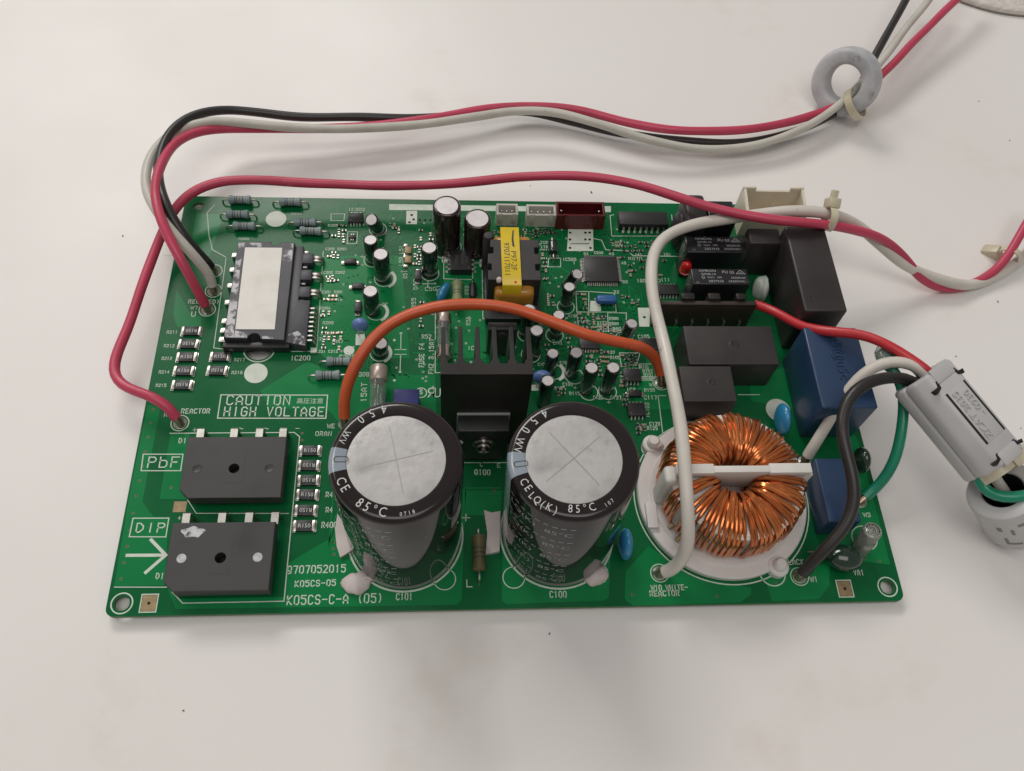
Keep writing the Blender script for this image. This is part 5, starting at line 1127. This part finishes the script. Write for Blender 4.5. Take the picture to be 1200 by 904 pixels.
# mains wires to the clamp-on ferrite
wire([(213.6, 106.7, 11.0), (217.4, 104.5, 12.0), (221.6, 98.7, 15.0), (225.6, 92.1, 19.0), (231.6, 86.5, 24.0), (241.0, 82.4, 28.0), (248.3, 75.8, 31.0), (255.3, 69.5, 31.0), (259.9, 65.3, 30.0), (262.9, 59.1, 29.0)], RW * .95, 'wire_red', 'bright red wire from the daughter board to the clamp-on ferrite', (), it=3)
wire([(223.8, 48.1, 1.4), (224.6, 50.1, 6.0), (228.1, 55.2, 12.0), (233.9, 63.5, 20.0), (238.4, 68.2, 26.0), (244.4, 70.4, 30.0), (251.1, 69.9, 31.0), (256.7, 67.5, 30.0), (260.8, 59.7, 29.0)], RW * 1.05, 'wire_white', 'white wire looping from behind the low blue capacitor into the clamp-on ferrite', (0,), it=3)
wire([(213.5, 7.9, 1.6), (214.5, 9.0, 5.0), (217.8, 12.0, 11.0), (223.3, 17.1, 16.0), (226.9, 23.3, 20.0), (227.3, 30.8, 24.0), (225.9, 39.6, 27.0), (225.6, 48.7, 29.0), (228.4, 55.9, 31.0), (234.6, 60.9, 32.0), (243.8, 64.0, 31.0), (252.3, 64.5, 29.0), (258.4, 59.7, 28.0)], RW * 1.1, 'wire_black', 'black wire looping from the front board corner into the clamp-on ferrite', (0,), it=3)
wire([(239.8, 33.2, 1.4), (243.2, 35.6, 3.0), (247.0, 38.8, 7.0), (249.9, 44.0, 12.0), (251.4, 50.9, 17.0), (252.4, 58.4, 21.0), (252.2, 65.1, 24.0), (249.1, 71.2, 26.0), (247.2, 75.2, 26.0), (248.4, 77.6, 26.0), (251.6, 75.6, 27.0), (257.3, 69.6, 27.0), (260.6, 63.4, 27.0)], RW, 'wire_green', 'green earth wire rising from the board edge into the clamp-on ferrite', (0,), it=3)
tb_ = MB(); P = soften(smooth_path([Vector(p) + UP for p in ((249.4, 71.2, 26.0), (247.2, 75.2, 26.0), (247.6, 77.9, 26.0), (251.0, 76.6, 27.0))], 2), 2); tb_.tube(P, 2.4, 14, caps=False)
obj('tubing', tb_.mesh('tubing', 'clear_sleeve'), None, label='short clear tubing over the bend of the green wire', cat='tubing')
wire([(266.5, 43.2, 25.0), (269.1, 33.4, 23.0), (271.3, 29.7, 20.0), (273.0, 26.2, 22.0), (277.4, 25.2, 23.0), (282.5, 25.6, 24.0), (289.4, 27.1, 25.0)], RW, 'wire_green', 'green wire leaving the lower end of the clamp-on ferrite', (), it=3)
wire([(271.3, 40.2, 25.0), (275.1, 32.6, 22.0), (280.9, 31.0, 16.0), (286.8, 30.2, 9.0)], RW, 'wire_white', 'white wire entering the dark bore of the round ferrite', (), it=3)
wire([(269.4, 43.2, 25.0), (274.5, 35.3, 24.0), (278.0, 36.7, 26.0), (282.5, 39.2, 27.0), (289.5, 42.7, 27.0)], RW, 'wire_ivory', 'cream wire leaving the clamp-on ferrite towards the table side', (), it=3)

# ---- clamp-on ferrite: two grey half shells with latches
cA = Vector((255.4, 63.7, 31.0)) + UP; cB = Vector((274.2, 37.0, 24.0)) + UP
ax = (cB - cA).normalized(); L = 35.5; mid = (cA + cB) / 2
sidev = ax.cross(Vector((0, 0, 1))).normalized(); upv = sidev.cross(ax).normalized()
MT = Matrix((( sidev.x, ax.x, upv.x), (sidev.y, ax.y, upv.y), (sidev.z, ax.z, upv.z)))
cl_ = bpy.data.objects.new('clamp_ferrite', None); COL.objects.link(cl_); cl_.location = mid * MM; cl_.rotation_euler = MT.to_euler()
cl_['label'] = 'grey clamp-on ferrite with raised lettering beside the board'; cl_['category'] = 'ferrite clamp'
def cpart(name, b, m, label=None, **k): return part(name, b, m, parent=cl_, label=label, **k)
hw, hh = 9.0, 8.8
def shell(s):
    # octagonal section with a bore, long axis Y
    sec = [(-hw, 0.0), (-hw, s * 4.6), (-hw + 3.4, s * hh), (hw - 3.4, s * hh), (hw, s * 4.6), (hw, 0.0)]
    bore = [(5.6 * math.cos(PI * k / 10), s * 5.6 * math.sin(PI * k / 10)) for k in range(11)]
    pol = sec + bore
    b = MB(); b.prism(pol, -L / 2, L / 2, 1.3, seg=3, xf=Matrix(((1, 0, 0, 0), (0, 0, 1, 0), (0, 1, 0, 0), (0, 0, 0, 1))))
    return b
cpart('upper_shell', shell(1), 'clamp_grey', angle=50); cpart('lower_shell', shell(-1), 'clamp_grey', angle=50)
b = MB(); b.lathe([(5.7, -L / 2 + 1), (5.7, L / 2 - 1), (4.4, L / 2 - 1), (4.4, -L / 2 + 1), (5.7, -L / 2 + 1)], 32, xf=Matrix.Rotation(PI / 2, 4, 'X'), cap0=False, cap1=False); cpart('ferrite_core', b, 'clamp_black')
# recessed sign plate with two dark slots and raised type
b = MB(); b.box(-4.1, -9.6, hh - .1, 4.1, 9.6, hh + .10, .06); cpart('sign_plate', b, 'clamp_grey')
for x in (-4.35, 4.35):
    b = MB(); b.box(x - .42, -9.6, hh - .3, x + .42, 9.6, hh + .13, .05); cpart('slot', b, 'clamp_black')
b = MB(); relief(b, 'ZCAT 2035', (1.8, 0), 2.5, hh + .05, hh + .5, rot=-PI / 2, wide=1.0); relief(b, '- 0930', (-1.9, -2.6), 2.5, hh + .05, hh + .5, rot=-PI / 2, wide=1.0)
cpart('raised_lettering', b, 'clamp_grey', smooth=False)
# latch notches near both ends
for y, k in ((-L / 2 + 4.6, 1), (L / 2 - 3.2, .8)):
    for x in (-5.6, 5.6):
        s = 1 if x > 0 else -1
        b = MB(); b.prism([(x - s * 1.9, y - 1.4 * k), (x - s * 1.0, y - 1.4 * k), (x - s * .4, y + .3 * k), (x + s * 1.6, y + .5 * k), (x + s * 1.2, y + 2.0 * k), (x - s * 1.3, y + 1.2 * k)][::s], hh - 1.6, hh + .09); cpart('latch_notch', b, 'clamp_black', smooth=False)
b = MB(); b.box(-4.2, -L / 2 - .5, hh - .6, 4.2, -L / 2 + 4.4, hh + .28, .25); cpart('latch', b, 'clamp_grey')
b = MB(); b.box(-4.2, L / 2 - 4.0, hh - .6, 4.2, L / 2 + .4, hh + .28, .25); cpart('latch', b, 'clamp_grey')
for y in (-8, 6):
    b = MB(); b.box(-hw - .7, y - 3, -1.5, -hw + .4, y + 3, 3.0, .3); cpart('hinge_tab', b, 'clamp_grey')
b = MB(); b.prism([(-7.9, -2.4), (-7.3, -2.0), (-6.8, 1.6), (-7.4, 2.2), (-8.2, .2)], 6.4, 6.62, xf=Matrix.Rotation(math.radians(-46), 4, 'Y') @ Matrix.Translation((-.6, -3, 1.2))); cpart('pen_mark', b, 'ink_blue', smooth=False)

# ---- round ferrite leaning under the clamp
rb = Vector((278.1, 29.7, 17.0)) + UP; rax = Vector((-13, 5, 15)).normalized(); L2 = 21.0
# keep the lower rim on the table
low = rb - rax * L2; dz = low.z - 11.0 * math.sqrt(1 - rax.z ** 2); rb.z -= dz
rq = align(rax).to_3x3()
rf = bpy.data.objects.new('round_ferrite', None); COL.objects.link(rf); rf.location = (rb - rax * L2) * MM; rf.rotation_euler = rq.to_euler()
rf['label'] = 'grey round clip-on ferrite leaning under the lettered clamp'; rf['category'] = 'ferrite clamp'
b = MB(); b.lathe([(9.6, .0), (10.6, .5), (11.0, 1.6), (11.0, L2 - 1.4), (10.6, L2 - .4), (9.8, L2), (6.6, L2), (6.2, L2 - .5)], 56, cap0=True, cap1=False); part('shell', b, 'clamp_grey', parent=rf)
b = MB(); b.lathe([(6.3, L2 - .3), (6.1, L2 - 2), (6.0, 1), (.1, 1)], 40, cap0=False); part('ferrite_core', b, 'clamp_black', parent=rf)
vl = rq.transposed() @ (CP + UP - rb); va = math.atan2(vl.y, vl.x)
for a, z0, z1, w in ((va - .62, 13.0, 15.6, .07), (va - .30, 11.0, 14.2, .045), (va + .10, 15.0, 16.6, .20), (va - .40, 4.6, 5.8, .20), (va - .58, 4.6, 8.6, .05), (va + .42, 1.6, 2.8, .22), (va + .6, 10, 13, .06)):
    b = MB(); a0, a1 = a - w, a + w; r_ = 11.06; vs = [(r_ * math.cos(q), r_ * math.sin(q), z) for z in (z0, z1) for q in (a0, a, a1)]
    b.add(vs, [[0, 1, 4, 3], [1, 2, 5, 4]]); part('moulded_slot', b, 'seam', parent=rf, smooth=False)

# ---- ferrite ring on the motor wires
rc_ = Vector((276.5, 226.0, 9.5)) + UP
view = (CP + UP - rc_).normalized()
ra = (view + Vector((-.42, -.10, -.12))).normalized()
b = MB(); ro, ri, th = 14.6, 7.4, 5.2
prof = []
for k in range(17):
    t = -PI / 2 + PI * k / 16 * 1
    prof.append(((ro + ri) / 2 + (ro - ri) / 2 * math.copysign(abs(math.cos(t)) ** .6, math.cos(t)), th * math.copysign(abs(math.sin(t)) ** .6, math.sin(t))))
for k in range(1, 16):
    t = PI / 2 + PI * k / 16
    prof.append(((ro + ri) / 2 + (ro - ri) / 2 * math.copysign(abs(math.cos(t)) ** .6, math.cos(t)), th * math.copysign(abs(math.sin(t)) ** .6, math.sin(t))))
prof.append(prof[0]); b.lathe(prof, 64, cap0=False, cap1=False)
rot = align(ra).to_3x3()
lowest = min((rot @ Vector((r_ * math.cos(a), r_ * math.sin(a), z))).z for r_, z in prof for a in [2 * PI * k / 32 for k in range(32)])
rc_.z = -lowest
rg = obj('ferrite_ring', b.mesh('ferrite_ring', 'ring_pale', angle=80), None, rc_, rot, label='pale grey ferrite ring threaded on the three long wires', cat='ferrite ring')
# hairline cracks in the coating
b = MB(); rk = random.Random(9)
for a0, n_ in ((2.5, 8), (1.5, 5), (.9, 6), (5.6, 5), (3.6, 3)):
    r_ = rk.uniform(8.6, 12); a = a0; pts = []
    for k in range(n_):
        s_ = max(-1, min(1, (r_ - 11) / 3.6)); z_ = th * (1 - abs(s_) ** 2.4) ** .42 + .04
        pts.append((r_ * math.cos(a), r_ * math.sin(a), z_)); a += rk.uniform(.03, .11); r_ = min(13.4, max(8.4, r_ + rk.uniform(-.6, .8)))
    b.tube(pts, .09, 5)
part('coating_crack', b, 'seam', parent=rg, kind='stuff')

# ---- cable ties
def tie(c, axis, r, w, th_, head, label, style='tie_cream', hs_=(2.6, 3.4, 2.2), tail=None, squash=1.0):
    c = Vector(c) + UP; q = align(axis).to_3x3()
    b = MB(); n = 40; vs = []; fs = []
    for k in range(n):
        a = 2 * PI * k / n
        for rr_, z in ((r, -w / 2), (r + th_, -w / 2), (r + th_, w / 2), (r, w / 2)): vs.append((rr_ * math.cos(a), rr_ * squash * math.sin(a), z))
    for k in range(n):
        k2 = (k + 1) % n
        for j in range(4): fs.append([k * 4 + j, k * 4 + (j + 1) % 4, k2 * 4 + (j + 1) % 4, k2 * 4 + j])
    b.add(vs, fs); o = obj('cable_tie', b.mesh('cable_tie', style), None, c, q, label=label, cat='cable tie')
    b = MB(); a = head; x, y = (r + hs_[2] * .5) * math.cos(a), (r + hs_[2] * .5) * squash * math.sin(a)
    b.box(-hs_[2] / 2, -hs_[0], -w / 2 - .9, hs_[2] / 2 + hs_[1] - 2, hs_[0], w / 2 + .9, .35, xf=Matrix.Translation((x, y, 0)) @ Matrix.Rotation(a, 4, 'Z')); part('head', b, style, parent=o)
    if tail:
        b = MB(); b.box(0, -.6, -w / 2, tail, .6, w / 2, .15, xf=Matrix.Translation((x, y, 0)) @ Matrix.Rotation(a + .1, 4, 'Z')); part('tail', b, style, parent=o)
    return o
tie((241.7, 133.8, 27.0), (1, -.12, -.1), 3.9, 2.6, .6, math.radians(35), 'cream cable tie round the red and white wires above the black capacitor', tail=5.5)
R0_, D0_ = Vector(CR[0]), Vector(CR[1])
best = max((2 * PI * k / 96 for k in range(96)), key=lambda a: (rot @ Vector((math.cos(a), math.sin(a), 0))).dot(R0_ * .35 + D0_ * .95))
rad_ = rot @ Vector((math.cos(best), math.sin(best), 0)); tan_ = rot @ Vector((-math.sin(best), math.cos(best), 0))
tie(rc_ + rad_ * 10.6 - UP, tan_, 6.4, 3.2, .8, 0.0, 'cream cable tie fastening the three wires to the ferrite ring', hs_=(2.0, 2.6, 2.0))
tie((328.0, 138.6, 1.2), (.75, .9, .2), 3.6, 2.4, .6, math.radians(-40), 'cream cable tie round the twisted wires beside the table edge of the picture'.replace(' beside the table edge of the picture', ' beyond the clamp-on ferrite'), hs_=(3.4, 5.0, 3.4), tail=4)
tie((274.1, 33.3, 25.0), (.5, -.8, -.1), 5.0, 2.8, .6, math.radians(20), 'cream cable tie at the lower end of the lettered clamp', hs_=(3.2, 3.8, 3.0), tail=8)

# ---- cream leatherette corner of something lying at the table's far side
e0 = Vector((357.6, 305.3, -3.6)); e1 = Vector((373.8, 296.8, -3.6)); e2 = Vector((390.7, 293.7, -3.6)); e3 = Vector((413.7, 294.8, -3.6))
edge = smooth_path([Vector((344.9, 320.8, -3.6)), e0, e1, e2, e3, Vector((456.1, 308.9, -3.6))], 8)
pol = [(p.x, p.y) for p in edge] + [(520, 400), (340, 400)]
b = MB(); b.prism(pol, .1, 3.0, .9, seg=3, only_top=True); cs = obj('leatherette_pouch', b.mesh('leatherette_pouch', 'leatherette'), None, label='cream grained leatherette pouch corner lying on the table', cat='pouch')
b = MB(); b.tube([Vector((p.x, p.y, .45)) for p in edge], .5, 8); part('edge_seam', b, 'seam', parent=cs)

# ---- crumbs and marks on the table
CR_L = ['lone dark crumb on the bare table in front of the bridge rectifiers', 'dark crumb on the table beside the twisted wires', 'dark crumb on the table behind the lettered clamp', 'dark crumb on the table beside the lettered clamp',
        'largest dark crumb on the table behind the dark red socket', 'dark crumb on the table beyond the twisted wires', 'dark crumb on the table outside the red wire loop', 'dark crumb on the table under the far end of the long wires',
        'dark crumb on the table in front of the large capacitors', 'dark crumb on the table behind the white sockets']
for i, (p, r) in enumerate((((25.9, -26.6, -3.6), .5), ((319.2, 118.9, -3.6), .7), ((294.2, 93.5, -3.6), .5), ((309.5, 62.9, -3.6), .4), ((161.1, 172.6, -3.6), .8), ((354.0, 207.5, -3.6), .5), ((-22.0, 146.8, -3.6), .6), ((347.4, 232.2, -3.6), .5), ((133.0, -7.1, -3.6), .6), ((136.1, 175.8, -3.6), .4))):
    b = MB(); b.ell((0, 0, r * .4), (r * .7, r * .35, r * .25), 10, 6, jit=.2, seed=i); obj('crumb', b.mesh('crumb', 'speck'), None, (p[0], p[1], 0), i * 1.3, label=CR_L[i], cat='crumb')
